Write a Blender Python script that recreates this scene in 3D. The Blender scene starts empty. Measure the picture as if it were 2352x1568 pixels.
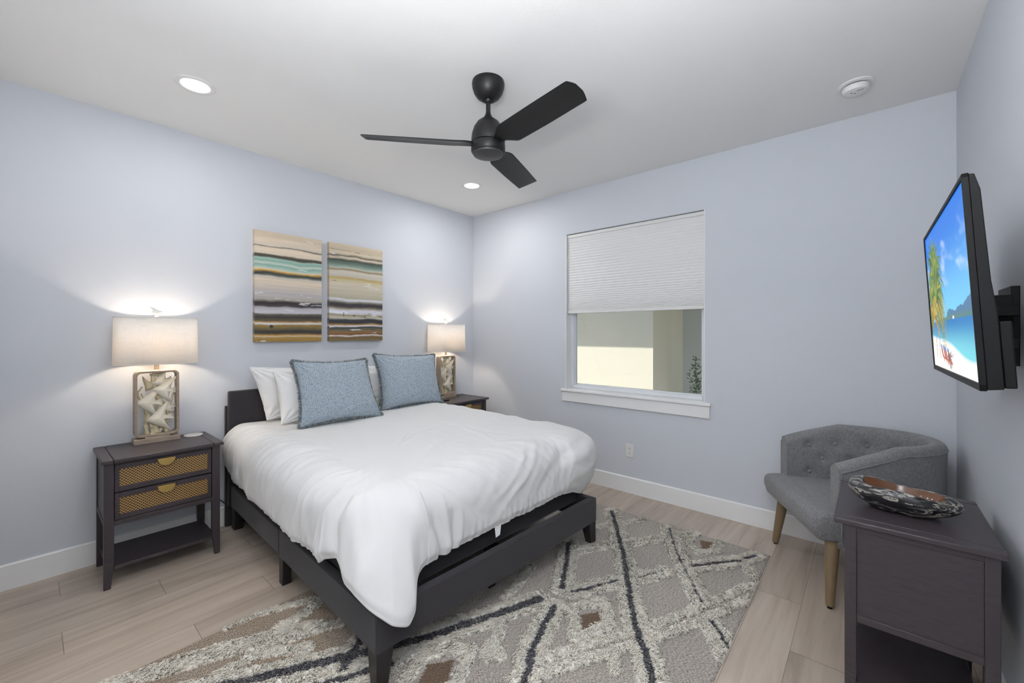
import bpy, bmesh, math, random
import numpy as np
from mathutils import Vector, Matrix, Euler
random.seed(7); rng = np.random.default_rng(11)
sc = bpy.context.scene
COL = sc.collection
PI = math.pi
# ------------------------------------------------------------------ camera
Z = 2.74                      # ceiling height
W = 3.89                      # room width (window wall)
D = 3.56                      # room depth
CAMH = 1.375
cd = bpy.data.cameras.new('camera'); cam = bpy.data.objects.new('camera', cd); COL.objects.link(cam)
cd.sensor_width = 36; cd.lens = 958.0/2352*36
cd.shift_y = -(784-766)/2352.0
cd.clip_start = 0.02
cam.location = (3.525, -3.403, CAMH)
cam.rotation_euler = (PI/2, 0, math.atan2(824, 958))
sc.camera = cam
# ------------------------------------------------------------------ view / world / sun / big lights
vs = sc.view_settings
vs.view_transform = 'Standard'; vs.look = 'None'; vs.exposure = 0.33; vs.gamma = 1; vs.use_curve_mapping = False
wd = bpy.data.worlds.new('world'); sc.world = wd; wd.use_nodes = True
wn = wd.node_tree; bg = wn.nodes['Background']
sky = wn.nodes.new('ShaderNodeTexSky'); sky.sky_type = 'NISHITA'; sky.sun_disc = False
sky.sun_elevation = math.radians(50); sky.sun_rotation = math.radians(160)
wn.links.new(sky.outputs[0], bg.inputs[0]); bg.inputs[1].default_value = 0.20

def light(name, kind, loc, energy, color=(1, 1, 1), rot=None, target=None, size=None, size_y=None, parent=None, shape=None, radius=None):
    l = bpy.data.lights.new(name, kind); l.energy = energy; l.color = color
    if kind == 'AREA':
        l.shape = shape or ('RECTANGLE' if size_y else 'SQUARE'); l.size = size
        if size_y: l.size_y = size_y
    if radius is not None: l.shadow_soft_size = radius
    o = bpy.data.objects.new(name, l); COL.objects.link(o); o.location = loc
    if target is not None:
        o.rotation_euler = (Vector(target)-Vector(loc)).to_track_quat('-Z', 'Y').to_euler()
    elif rot: o.rotation_euler = rot
    if parent: o.parent = parent
    return o
# sun over the roof of this house, lighting the neighbour's wall outside the window
sun = light('sun', 'SUN', (0, 0, 12), 4.3, (1.0, 0.96, 0.9)); sun.data.angle = 0.009
sun.rotation_euler = Vector((0.50, 0.62, -0.95)).to_track_quat('-Z', 'Y').to_euler()
# soft fill light added behind the camera; the wall there has no opening
L_fill = light('rear_fill', 'AREA', (2.35, -3.52, 1.25), 6, (1.0, 1.0, 1.0), target=(2.35, 0, 1.3), size=2.8, size_y=1.9)
L_flash = light('bounced_flash', 'AREA', (3.25, -3.35, 1.70), 43, (1, 1, 1), rot=(PI, 0, 0), size=0.6, size_y=0.3)

# ------------------------------------------------------------------ helpers
def lin(c):
    if isinstance(c, str):
        c = c.lstrip('#'); c = [int(c[i:i+2], 16)/255 for i in (0, 2, 4)]
    else: c = [x/255 for x in c]
    return tuple((x/12.92 if x <= 0.04045 else ((x+0.055)/1.055)**2.4) for x in c)
def lina(c): return (*lin(c), 1)

class NT:
    """tiny node-tree helper"""
    def __init__(s, name):
        s.m = bpy.data.materials.new(name); s.m.use_nodes = True
        s.t = s.m.node_tree; s.b = s.t.nodes['Principled BSDF']; s.out = s.t.nodes['Material Output']
    def n(s, t, **k):
        nd = s.t.nodes.new('ShaderNode'+t)
        for a, v in k.items():
            if a.startswith('i_'):
                key = a[2:]; key = int(key) if key.isdigit() else key.replace('_', ' ')
                nd.inputs[key].default_value = v
            else: setattr(nd, a, v)
        return nd
    def l(s, a, b): s.t.links.new(a, b)
    def math(s, op, a, b=None, c=None):
        nd = s.n('Math', operation=op)
        for i, v in enumerate((a, b, c)):
            if v is None: continue
            if isinstance(v, (int, float)): nd.inputs[i].default_value = v
            else: s.l(v, nd.inputs[i])
        return nd.outputs[0]
    def ramp(s, fac, stops, interp='LINEAR'):
        nd = s.n('ValToRGB'); cr = nd.color_ramp; cr.interpolation = interp
        while len(cr.elements) < len(stops): cr.elements.new(0.5)
        for e, (p, c) in zip(cr.elements, stops):
            e.position = p; e.color = (*c, 1) if len(c) == 3 else c
        s.l(fac, nd.inputs[0]); return nd.outputs[0]
    def coords(s, kind='Object', scale=(1, 1, 1), rot=(0, 0, 0)):
        tc = s.n('TexCoord'); mp = s.n('Mapping'); mp.inputs['Scale'].default_value = scale; mp.inputs['Rotation'].default_value = rot
        s.l(tc.outputs[kind], mp.inputs[0]); return mp.outputs[0]
    def noise(s, vec, scale, detail=2, rough=0.5, dist=0.0):
        nd = s.n('TexNoise'); nd.inputs['Scale'].default_value = scale; nd.inputs['Detail'].default_value = detail
        nd.inputs['Roughness'].default_value = rough; nd.inputs['Distortion'].default_value = dist
        if vec is not None: s.l(vec, nd.inputs['Vector'])
        return nd.outputs[0]
    def bump(s, h, strength=0.2, dist=0.01):
        nd = s.n('Bump'); nd.inputs['Strength'].default_value = strength; nd.inputs['Distance'].default_value = dist
        s.l(h, nd.inputs['Height']); s.l(nd.outputs[0], s.b.inputs['Normal'])
    def mix(s, fac, a, b):
        nd = s.n('Mix', data_type='RGBA')
        for i, v in ((0, fac), (6, a), (7, b)):
            if isinstance(v, (int, float)): nd.inputs[i].default_value = v
            elif isinstance(v, tuple): nd.inputs[i].default_value = v if len(v) == 4 else (*v, 1)
            else: s.l(v, nd.inputs[i])
        return nd.outputs[2]

def pmat(name, col, rough=0.6, metal=0.0, spec=0.5, bump=None, var=None, sheen=0, coat=0):
    t = NT(name); b = t.b
    b.inputs['Base Color'].default_value = lina(col); b.inputs['Roughness'].default_value = rough
    b.inputs['Metallic'].default_value = metal; b.inputs['Specular IOR Level'].default_value = spec
    if sheen: b.inputs['Sheen Weight'].default_value = sheen
    if coat: b.inputs['Coat Weight'].default_value = coat
    if var:   # (scale, second colour, stretch)
        v = t.coords('Object', var[2] if len(var) > 2 else (1, 1, 1)); f = t.noise(v, var[0], 3)
        t.l(t.mix(f, lina(col), lina(var[1])), b.inputs['Base Color'])
    if bump:  # (scale, strength, stretch)
        v = t.coords('Object', bump[2] if len(bump) > 2 else (1, 1, 1)); f = t.noise(v, bump[0], 4)
        t.bump(f, bump[1], 0.01)
    return t.m

def emis(name, col, strength):
    t = NT(name); t.b.inputs['Base Color'].default_value = (0, 0, 0, 1)
    t.b.inputs['Emission Color'].default_value = lina(col); t.b.inputs['Emission Strength'].default_value = strength
    return t.m

def link(name, me, mat=None, parent=None, loc=None, smooth=False, bev=0, seg=2, subsurf=0, ang=40):
    o = bpy.data.objects.new(name, me); COL.objects.link(o)
    if mat is not None:
        for mm in (mat if isinstance(mat, (list, tuple)) else [mat]): me.materials.append(mm)
    if parent: o.parent = parent
    if loc is not None: o.location = loc
    if bev:
        b = o.modifiers.new('bevel', 'BEVEL'); b.width = bev; b.segments = seg; b.limit_method = 'ANGLE'; b.angle_limit = math.radians(35)
        b.harden_normals = False
    if subsurf:
        b = o.modifiers.new('subd', 'SUBSURF'); b.levels = subsurf; b.render_levels = subsurf
    if smooth or bev:
        me.polygons.foreach_set('use_smooth', [True]*len(me.polygons))
        if ang < 180: me.set_sharp_from_angle(angle=math.radians(ang))
    return o

class MB:
    def __init__(s): s.v = []; s.f = []
    def add(s, v, f):
        k = len(s.v); s.v += [tuple(p) for p in v]; s.f += [tuple(i+k for i in q) for q in f]; return s
    def box(s, x0, x1, y0, y1, z0, z1, m=None):
        v = [(x, y, z) for z in (z0, z1) for y in (y0, y1) for x in (x0, x1)]
        if m is not None: v = [m @ Vector(p) for p in v]
        return s.add(v, [(0, 2, 3, 1), (4, 5, 7, 6), (0, 1, 5, 4), (2, 6, 7, 3), (0, 4, 6, 2), (1, 3, 7, 5)])
    def taper(s, bot, top):
        """bot/top = (x0,x1,y0,y1,z)"""
        v = [(x, y, b[4]) for b in (bot, top) for y in (b[2], b[3]) for x in (b[0], b[1])]
        return s.add(v, [(0, 2, 3, 1), (4, 5, 7, 6), (0, 1, 5, 4), (2, 6, 7, 3), (0, 4, 6, 2), (1, 3, 7, 5)])
    def prism(s, pts, fn0, fn1):
        n = len(pts); a = [fn0(*p) for p in pts]; b = [fn1(*p) for p in pts]
        return s.add(a+b, [tuple(range(n-1, -1, -1)), tuple(range(n, 2*n))]+[(i, (i+1) % n, n+(i+1) % n, n+i) for i in range(n)])
    def lathe(s, prof, n=48, cx=0, cy=0, sx=1, sy=1, m=None):
        k = len(prof); v = []; f = []
        for i in range(n):
            a = 2*PI*i/n
            for r, z in prof:
                p = Vector((cx+sx*r*math.cos(a), cy+sy*r*math.sin(a), z)); v.append(m @ p if m is not None else p)
        for i in range(n):
            j = (i+1) % n
            for q in range(k-1): f.append((i*k+q, j*k+q, j*k+q+1, i*k+q+1))
        return s.add(v, f)
    def tube(s, pts, r, n=10, closed=False, cap=True):
        P = [Vector(p) for p in pts]; N = len(P); R = r if isinstance(r, (list, tuple)) else [r]*N
        v = []; f = []; up = None
        for i in range(N):
            a = P[i-1] if (i > 0 or closed) else P[i]; b = P[(i+1) % N] if (i < N-1 or closed) else P[i]
            t = (b-a).normalized()
            if up is None:
                up = Vector((0, 0, 1)) if abs(t.z) < .9 else Vector((1, 0, 0))
            up = (up-t*up.dot(t)).normalized(); sd = t.cross(up)
            for k in range(n):
                an = 2*PI*k/n; v.append(P[i]+up*(R[i]*math.cos(an))+sd*(R[i]*math.sin(an)))
        for i in range(N if closed else N-1):
            j = (i+1) % N
            for k in range(n): f.append((i*n+k, i*n+(k+1) % n, j*n+(k+1) % n, j*n+k))
        if cap and not closed:
            f.append(tuple(range(n-1, -1, -1))); f.append(tuple((N-1)*n+k for k in range(n)))
        return s.add(v, f)
    def mesh(s, name='mesh'):
        me = bpy.data.meshes.new(name); me.from_pydata([tuple(p) for p in s.v], [], s.f); me.update()
        bm = bmesh.new(); bm.from_mesh(me); bmesh.ops.recalc_face_normals(bm, faces=bm.faces); bm.to_mesh(me); bm.free()
        return me
    def build(s, name, mat, parent=None, **k): return link(name, s.mesh(name), mat, parent, **k)

def npmesh(name, V, F):
    """V (n,3) F (m,k) arrays, k=3 or 4"""
    V = np.asarray(V, dtype=np.float32); F = np.asarray(F, dtype=np.int32)
    me = bpy.data.meshes.new(name); k = F.shape[1]
    me.vertices.add(len(V)); me.vertices.foreach_set('co', V.ravel())
    me.loops.add(F.size); me.loops.foreach_set('vertex_index', F.ravel())
    me.polygons.add(len(F)); me.polygons.foreach_set('loop_start', np.arange(0, F.size, k, dtype=np.int32))
    me.polygons.foreach_set('loop_total', np.full(len(F), k, dtype=np.int32))
    me.update(calc_edges=True); me.validate(); return me
def gridfaces(nu, nv, wrapu=False):
    i = np.arange(nu if wrapu else nu-1); j = np.arange(nv-1)
    I, J = np.meshgrid(i, j, indexing='ij'); I2 = (I+1) % nu
    return np.stack([I*nv+J, I2*nv+J, I2*nv+J+1, I*nv+J+1], -1).reshape(-1, 4)
def setcol(me, C, name='col'):
    at = me.color_attributes.new(name, 'FLOAT_COLOR', 'POINT')
    C = np.concatenate([np.asarray(C, dtype=np.float32), np.ones((len(C), 1), np.float32)], 1); at.data.foreach_set('color', C.ravel())

_h = rng.random((256, 256))
def vnoise(x, y, seed=0):
    x = np.asarray(x, float)+seed*17.3; y = np.asarray(y, float)+seed*5.7
    xi = np.floor(x).astype(int); yi = np.floor(y).astype(int); fx = x-xi; fy = y-yi
    fx = fx*fx*(3-2*fx); fy = fy*fy*(3-2*fy)
    g = lambda a, b: _h[a % 256, b % 256]
    return (g(xi, yi)*(1-fx)+g(xi+1, yi)*fx)*(1-fy)+(g(xi, yi+1)*(1-fx)+g(xi+1, yi+1)*fx)*fy*1.0
def fbm(x, y, seed=0, oct=4):
    t = 0; a = .5
    for o in range(oct): t = t+a*vnoise(np.asarray(x)*2**o, np.asarray(y)*2**o, seed+o); a *= .5
    return t
def sstep(a, b, x): t = np.clip((x-a)/(b-a), 0, 1); return t*t*(3-2*t)

def tag(o, label, cat, group=None):
    o['label'] = label; o['category'] = cat
    if group: o['group'] = group
    return o
def thing(name, label, cat, loc=(0, 0, 0), rot=(0, 0, 0), group=None):
    o = bpy.data.objects.new(name, None); COL.objects.link(o); o.location = loc; o.rotation_euler = rot
    o.empty_display_size = 0.1
    return tag(o, label, cat, group)
def struct(o): o['kind'] = 'structure'; return o
def dup(root, loc, rotz, label):
    r = root.copy(); COL.objects.link(r); r.location = loc; r.rotation_euler = (0, 0, rotz); r['label'] = label
    def rec(src, dst):
        for ch in list(src.children):
            c = ch.copy()
            COL.objects.link(c); c.parent = dst; rec(ch, c)
    rec(root, r); return r

# ------------------------------------------------------------------ materials
M = {}
def wallmat():
    t = NT('wall_paint'); v = t.coords('Object')
    t.b.inputs['Base Color'].default_value = lina((206, 210, 217)); t.b.inputs['Roughness'].default_value = 0.75
    t.bump(t.noise(v, 160, 3), 0.06, 0.003); return t.m
M['wall'] = wallmat()
M['ceil'] = pmat('ceiling_paint', (232, 232, 231), 0.85, bump=(90, 0.05))
M['trim'] = pmat('white_trim', (238, 238, 238), 0.4)
M['vinyl'] = pmat('white_vinyl', (226, 229, 234), 0.35)
M['plastic'] = pmat('white_plastic', (226, 226, 224), 0.4)
def floormat():
    t = NT('oak_planks'); tc = t.n('TexCoord'); sp = t.n('SeparateXYZ'); t.l(tc.outputs['Object'], sp.inputs[0])
    PW = 0.1965; PL = 1.22
    xs = t.math('DIVIDE', t.math('SUBTRACT', sp.outputs[0], 1.883-PW*20), PW)
    row = t.math('FLOOR', xs); fx = t.math('FRACT', xs)
    wn_ = t.n('TexWhiteNoise', noise_dimensions='1D'); t.l(row, wn_.inputs['W'])
    off = t.math('MULTIPLY', t.math('MODULO', row, 3.0), 0.333)
    off = t.math('ADD', off, t.math('MULTIPLY', wn_.outputs[0], 0.08))
    ys = t.math('ADD', t.math('DIVIDE', t.math('ADD', sp.outputs[1], 12.2), PL), off)
    colr = t.math('FLOOR', ys); fy = t.math('FRACT', ys)
    cmb = t.n('CombineXYZ'); t.l(row, cmb.inputs[0]); t.l(colr, cmb.inputs[1])
    wn2 = t.n('TexWhiteNoise', noise_dimensions='2D'); t.l(cmb.outputs[0], wn2.inputs['Vector'])
    # grain coordinates shifted per plank
    sc_ = t.n('VectorMath', operation='SCALE'); t.l(wn2.outputs['Color'], sc_.inputs[0]); sc_.inputs['Scale'].default_value = 30
    ad = t.n('VectorMath', operation='ADD'); t.l(tc.outputs['Object'], ad.inputs[0]); t.l(sc_.outputs[0], ad.inputs[1])
    mp = t.n('Mapping'); mp.inputs['Scale'].default_value = (9, 0.75, 1); t.l(ad.outputs[0], mp.inputs[0])
    g1 = t.noise(mp.outputs[0], 1.6, 5, 0.6, 0.6)
    mp2 = t.n('Mapping'); mp2.inputs['Scale'].default_value = (60, 2.2, 1); t.l(ad.outputs[0], mp2.inputs[0])
    g2 = t.noise(mp2.outputs[0], 2.0, 4, 0.6)
    c = t.ramp(g1, [(0.25, lin((154, 140, 127))), (0.45, lin((180, 166, 152))), (0.62, lin((194, 181, 168))), (0.8, lin((206, 194, 181)))])
    c = t.mix(t.math('MULTIPLY', g2, 0.35), c, lina((166, 152, 139)))
    hv = t.n('HueSaturation'); t.l(c, hv.inputs['Color'])
    t.l(t.math('ADD', t.math('MULTIPLY', wn2.outputs[0], 0.16), 0.92), hv.inputs['Value'])
    ex = t.math('MINIMUM', fx, t.math('SUBTRACT', 1.0, fx)); ey = t.math('MINIMUM', fy, t.math('SUBTRACT', 1.0, fy))
    gx = t.math('LESS_THAN', ex, 0.0055); gy = t.math('LESS_THAN', ey, 0.0012)
    gap = t.math('MAXIMUM', gx, gy)
    c2 = t.mix(t.math('MULTIPLY', gap, 0.6), hv.outputs[0], lina((70, 60, 52)))
    t.l(c2, t.b.inputs['Base Color']); t.b.inputs['Roughness'].default_value = 0.42
    t.bump(t.math('SUBTRACT', t.math('MULTIPLY', g2, 0.25), gap), 0.12, 0.002)
    return t.m
M['floor'] = floormat()
def darkwood():
    t = NT('plum_brown_painted_wood'); v = t.coords('Object', (1, 1, 1))
    mp = t.coords('Object', (6, 30, 30)); g = t.noise(mp, 3, 4, 0.6, 1.2)
    t.l(t.ramp(g, [(0.3, lin((56, 50, 54))), (0.7, lin((68, 61, 65)))]), t.b.inputs['Base Color'])
    t.b.inputs['Roughness'].default_value = 0.42; t.bump(g, 0.08, 0.003); return t.m
M['dark'] = darkwood()
def fabric(name, c1, c2, scale=700, bs=0.25, rough=0.9, stretch=(1, 1, 1)):
    t = NT(name); v = t.coords('Object', stretch); g = t.noise(v, scale, 2, 0.6); g2 = t.noise(v, scale*0.12, 3)
    f = t.math('ADD', t.math('MULTIPLY', g, 0.9), t.math('MULTIPLY', g2, 0.1))
    t.l(t.ramp(f, [(0.36, lin(c1)), (0.62, lin(c2))]), t.b.inputs['Base Color'])
    t.b.inputs['Roughness'].default_value = rough; t.b.inputs['Sheen Weight'].default_value = 0.15
    t.bump(g, bs, 0.002); return t.m
M['bedfab'] = fabric('charcoal_upholstery', (38, 36, 39), (52, 49, 53), 500, 0.2)
M['bedleg'] = pmat('black_wood', (30, 28, 29), 0.4)
M['chairfab'] = fabric('grey_tweed', (80, 80, 82), (154, 153, 156), 420, 0.3)
M['duvet'] = fabric('white_cotton', (214, 214, 214), (221, 221, 221), 900, 0.05)
M['pillow'] = fabric('white_pillow_cotton', (226, 226, 226), (233, 233, 232), 900, 0.05)
M['mattress'] = fabric('mattress_ticking', (205, 205, 205), (225, 225, 225), 300, 0.1)
M['brass'] = pmat('brushed_brass', (206, 178, 110), 0.34, 1.0)
M['black'] = pmat('black_plastic', (13, 13, 14), 0.5, 0.0, 0.25)
M['blackmetal'] = pmat('matte_black_metal', (22, 22, 23), 0.42, 0.0, 0.4)
M['chrome'] = pmat('chrome', (200, 200, 205), 0.2, 1.0)
M['chairleg'] = pmat('light_oak_leg', (140, 120, 92), 0.45, var=(14, (120, 100, 74), (6, 6, 1)))

# ------------------------------------------------------------------ room shell
T = 0.16
MB().box(-T, W+T, -D-T, T, -0.12, 0).build('floor', M['floor']); struct(bpy.data.objects['floor'])
struct(MB().box(-T, W+T, -D-T, T, Z, Z+0.15).build('ceiling', M['ceil']))
struct(MB().box(-T, 0, -D-T, T, 0, Z).build('wall_left', M['wall']))
struct(MB().box(W, W+T, -D-T, T, 0, Z).build('wall_right', M['wall']))
struct(MB().box(0, W, -D-T, -D, 0, Z).build('wall_front', M['wall']))
WX0, WX1, WZ0, WZ1 = 1.283, 2.556, 0.845, 2.332
wb = MB().box(0, WX0, 0, T, 0, Z).box(WX1, W, 0, T, 0, Z).box(WX0, WX1, 0, T, 0, WZ0-0.025).box(WX0, WX1, 0, T, WZ1, Z)
struct(wb.build('wall_back', M['wall']))
BH = 0.136
def baseb(name, pts0, fn):
    prof = [(0, 0), (0.015, 0), (0.015, BH-0.006), (0.009, BH), (0, BH)]
    struct(MB().prism(prof, *fn).build(name, M['trim']))
baseb('baseboard_left', None, (lambda a, z: (a, -D, z), lambda a, z: (a, 0, z)))
baseb('baseboard_back', None, (lambda a, z: (0.015, -a, z), lambda a, z: (W-0.015, -a, z)))
baseb('baseboard_right', None, (lambda a, z: (W-a, -D, z), lambda a, z: (W-a, 0, z)))
# window
win = MB()
fy0, fy1 = 0.085, 0.15
win.box(WX0, WX0+0.04, fy0, fy1, WZ0, WZ1).box(WX1-0.04, WX1, fy0, fy1, WZ0, WZ1)
win.box(WX0+0.04, WX1-0.04, fy0, fy1, WZ0, WZ0+0.032).box(WX0+0.04, WX1-0.04, fy0, fy1, WZ1-0.04, WZ1)
win.box(WX0+0.04, WX1-0.04, fy0+0.01, fy1, 1.59, 1.64)
wo = struct(win.build('window_1', M['vinyl'], bev=0.004))
sash = MB(); e = 0.012
sash.box(WX0+0.04, WX0+0.04+e, 0.098, 0.13, WZ0+0.032, 1.59).box(WX1-0.04-e, WX1-0.04, 0.098, 0.13, WZ0+0.032, 1.59)
sash.box(WX0+0.052, WX1-0.052, 0.098, 0.13, WZ0+0.032, WZ0+0.032+e)
sash.build('sash_frame', M['vinyl'], wo, bev=0.002)
def glassmat():
    t = NT('window_glass'); t.t.nodes.remove(t.b)
    tr = t.n('BsdfTransparent'); gl = t.n('BsdfGlossy'); gl.inputs['Roughness'].default_value = 0.02; mx = t.n('MixShader'); fr = t.n('Fresnel'); fr.inputs[0].default_value = 1.35
    tr.inputs[0].default_value = (0.93, 0.96, 0.95, 1)
    t.l(fr.outputs[0], mx.inputs[0]); t.l(tr.outputs[0], mx.inputs[1]); t.l(gl.outputs[0], mx.inputs[2]); t.l(mx.outputs[0], t.out.inputs[0]); return t.m
M['glass'] = glassmat()
MB().box(WX0+0.045, WX1-0.045, 0.112, 0.116, WZ0+0.036, 1.60).build('glass_pane', M['glass'], wo)
# casing returns painted white at the sides, sill board and apron
struct(MB().box(WX0, WX0+0.006, 0.0, fy0, WZ0, WZ1).build('trim_1', M['trim']))
struct(MB().box(WX1-0.006, WX1, 0.0, fy0, WZ0, WZ1).build('trim_2', M['trim']))
struct(MB().box(1.243, 2.603, -0.032, 0.0, WZ0-0.025, WZ0).box(WX0, WX1, 0.0, fy0+0.01, WZ0-0.025, WZ0).build('trim_3', M['trim'], bev=0.006))
struct(MB().box(1.252, 2.594, -0.018, 0.0, 0.727, WZ0-0.025).build('trim_4', M['trim'], bev=0.002))

# cellular shade
def shademat():
    t = NT('shade_fabric'); t.b.inputs['Base Color'].default_value = lina((244, 244, 244)); t.b.inputs['Roughness'].default_value = .9
    tl = t.n('BsdfTranslucent'); tl.inputs[0].default_value = lina((214, 216, 218)); mx = t.n('MixShader'); mx.inputs[0].default_value = 0.16
    t.l(t.b.outputs[0], mx.inputs[1]); t.l(tl.outputs[0], mx.inputs[2]); t.l(mx.outputs[0], t.out.inputs[0]); return t.m
ts = thing('cellular_shade', 'white pleated cellular shade pulled halfway down over the window', 'blind', (1.92, 0.045, WZ1))
bx0, bx1 = WX0+0.008-1.92, WX1-0.010-1.92
MB().box(bx0, bx1, -0.026, 0.026, -0.034, -0.004).build('headrail', M['plastic'], ts, bev=0.003)
zt, zb = -0.034, -0.734
n = 33; zz = []; s_ = 0
w_ = [1.0-0.62*sstep(0.35, 1.0, i/n) for i in range(n)]; tot = sum(w_); z = zt; pf = []
for i in range(n):
    h = w_[i]/tot*(zt-zb); pf.append((-0.014, z)); pf.append((-0.0185, z-h*0.35)); pf.append((-0.0185, z-h*0.65)); z -= h
pf.append((-0.014, zb))
pts = pf+[(0.008, zb), (0.008, zt)]
MB().prism(pts, lambda y, z: (bx0+0.004, y, z), lambda y, z: (bx1-0.004, y, z)).build('pleated_fabric', shademat(), ts)
MB().box(bx0+0.002, bx1-0.002, -0.022, 0.016, zb-0.030, zb).build('bottom_rail', M['plastic'], ts, bev=0.004)
cd_ = MB()
for i in range(46): cd_.lathe([(0, .002), (.0016, .001), (.0016, -.001), (0, -.002)], 6, cx=bx1+0.0035, cy=-0.012, m=Matrix.Translation((0, 0, -0.03-i*0.0152)))
cd_.tube([(bx1+0.0035, -0.012, -0.02), (bx1+0.0035, -0.012, -0.735)], 0.0006, 5)
cd_.build('bead_cord', M['black'], ts)

# ------------------------------------------------------------------ outside
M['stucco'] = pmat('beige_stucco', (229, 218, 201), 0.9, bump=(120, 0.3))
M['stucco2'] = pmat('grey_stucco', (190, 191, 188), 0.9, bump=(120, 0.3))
MB().box(-14, 14, T, 14, -0.4, -0.25).build('ground_outside', pmat('gravel', (168, 160, 140), 0.95, var=(8, (120, 124, 96))))
struct(bpy.data.objects['ground_outside']); bpy.data.objects['ground_outside'].name = 'floor_outside'
nb = thing('neighbouring_house', 'beige stucco house next door seen through the window', 'house', (0, 3.2, -0.25))
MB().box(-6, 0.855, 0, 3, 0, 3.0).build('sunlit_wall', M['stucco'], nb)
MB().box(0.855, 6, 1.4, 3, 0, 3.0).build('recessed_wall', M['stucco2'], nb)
MB().box(-6.4, 6.4, -1.05, 3.4, 3.0, 3.12).build('eave', M['stucco'], nb)
MB().lathe([(0, 0.03), (0.05, 0.03), (0.05, -0.03), (0, -0.03)], 12, m=Matrix.Translation((1.42, 1.38, 1.42)) @ Matrix.Rotation(PI/2, 4, 'X')).build('outdoor_light', M['trim'], nb)
sh = MB()
for i in range(150):
    a = random.random()*2*PI; r = 0.10*math.sqrt(random.random()); h = 0.2+random.random()*0.95*(1-r*4)
    px, py = 1.30+r*math.cos(a)*1.2, 3.9+r*math.sin(a); d = Vector((math.cos(a), math.sin(a), .8)).normalized()*0.05; q = Vector((-math.sin(a), math.cos(a), 0))*0.014
    p = Vector((px, py, h)); sh.add([p-q, p+d*.5-q*1.6, p+d, p+d*.5+q*1.6, p+q], [(0, 1, 2, 3, 4)])
sh.tube([(1.30, 3.9, -0.25), (1.31, 3.9, 0.5), (1.30, 3.9, 1.0)], .008, 6)
tag(sh.build('garden_shrub', pmat('leaf', (92, 112, 84), 0.6)), 'slim green shrub outside at the right edge of the window pane', 'plant')

# ------------------------------------------------------------------ ceiling things
def downlight(x, y, label, power=2.6):
    t = thing('recessed_light', label, 'ceiling light', (x, y, Z), group='recessed ceiling lights')
    MB().lathe([(0.066, 0.0), (0.066, -0.003), (0.070, -0.006), (0.090, -0.005), (0.0955, -0.001), (0.0955, 0.0)], 56).build('trim_ring', M['plastic'], t, smooth=True)
    MB().lathe([(0.0, -0.0025), (0.066, -0.0025), (0.066, 0.0)], 40).build('lens', emis('downlight_glow', (255, 253, 250), 9.0), t)
    lo = light('downlight_lamp', 'AREA', (0, 0, -0.012), power, (1, 0.985, 0.96), rot=(0, 0, 0), size=0.13, shape='DISK', parent=t)
    return t
downlight(0.712, -2.800, 'round recessed ceiling light above the left bedside lamp', 3.5)
downlight(0.737, -0.730, 'round recessed ceiling light near the far corner beside the fan', 7)
downlight(3.190, -2.800, 'round recessed light added above the right front corner, out of frame, to brighten that side', 5)  # unseen extra downlight, added to brighten the right floor and rug
sd = thing('smoke_detector', 'round white smoke detector on the ceiling near the right corner', 'smoke detector', (3.462, -0.44, Z))
MB().lathe([(0, 0), (0.078, 0), (0.078, -0.006), (0.066, -0.010), (0.0, -0.010)], 48).build('mounting_plate', M['plastic'], sd, smooth=True)
MB().lathe([(0.0, -0.0105), (0.054, -0.0105), (0.054, -0.016), (0, -0.016)], 40).build('vent_gap', M['black'], sd)
MB().lathe([(0.0, -0.0161), (0.060, -0.0161), (0.060, -0.030), (0.052, -0.042), (0.030, -0.047), (0, -0.047)], 48).build('detector_body', M['plastic'], sd, smooth=True)
v_ = MB()
for i in range(5): v_.box(0.006+i*0.006, 0.009+i*0.006, -0.030, -0.024, -0.0476, -0.0465)
v_.box(-0.022, -0.012, -0.016, -0.011, -0.0476, -0.0465).box(-0.006, 0.0, -0.004, 0.002, -0.0476, -0.0465)
v_.build('sound_slots', M['black'], sd)

# fan
fan = thing('ceiling_fan', 'matte black three-blade ceiling fan hanging in the middle of the ceiling', 'ceiling fan', (1.95, -1.77, Z))
can = [(0, 0), (0.086, 0), (0.0885, -0.012), (0.087, -0.03), (0.078, -0.058), (0.062, -0.082), (0.044, -0.096), (0.030, -0.101), (0.026, -0.096), (0.0, -0.094)]
MB().lathe(can, 56).build('canopy', M['blackmetal'], fan, smooth=True, ang=60)
MB().lathe([(0, -0.088), (0.018, -0.090), (0.023, -0.100), (0.019, -0.112), (0.0135, -0.116), (0, -0.116)], 32).build('ball_joint', M['blackmetal'], fan, smooth=True)
MB().lathe([(0, -0.10), (0.0125, -0.10), (0.0125, -0.185), (0, -0.185)], 24).build('downrod', M['blackmetal'], fan, smooth=True)
mo = [(0, -0.168), (0.014, -0.168), (0.016, -0.178), (0.032, -0.203), (0.040, -0.206), (0.060, -0.222), (0.078, -0.250), (0.0885, -0.285), (0.092, -0.318), (0.090, -0.334), (0.0, -0.334)]
MB().lathe(mo, 56).build('motor_housing', M['blackmetal'], fan, smooth=True, ang=30)
MB().lathe([(0, -0.336), (0.088, -0.336), (0.0925, -0.345), (0.0925, -0.378), (0.085, -0.388), (0.0, -0.388)], 56).build('hub_ring', M['blackmetal'], fan, smooth=True, ang=50)
MB().lathe([(0, -0.3885), (0.083, -0.3885), (0.080, -0.396), (0.050, -0.404), (0, -0.407)], 56).build('bottom_cap', pmat('charcoal_cap', (52, 52, 53), 0.45), fan, smooth=True)
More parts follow.
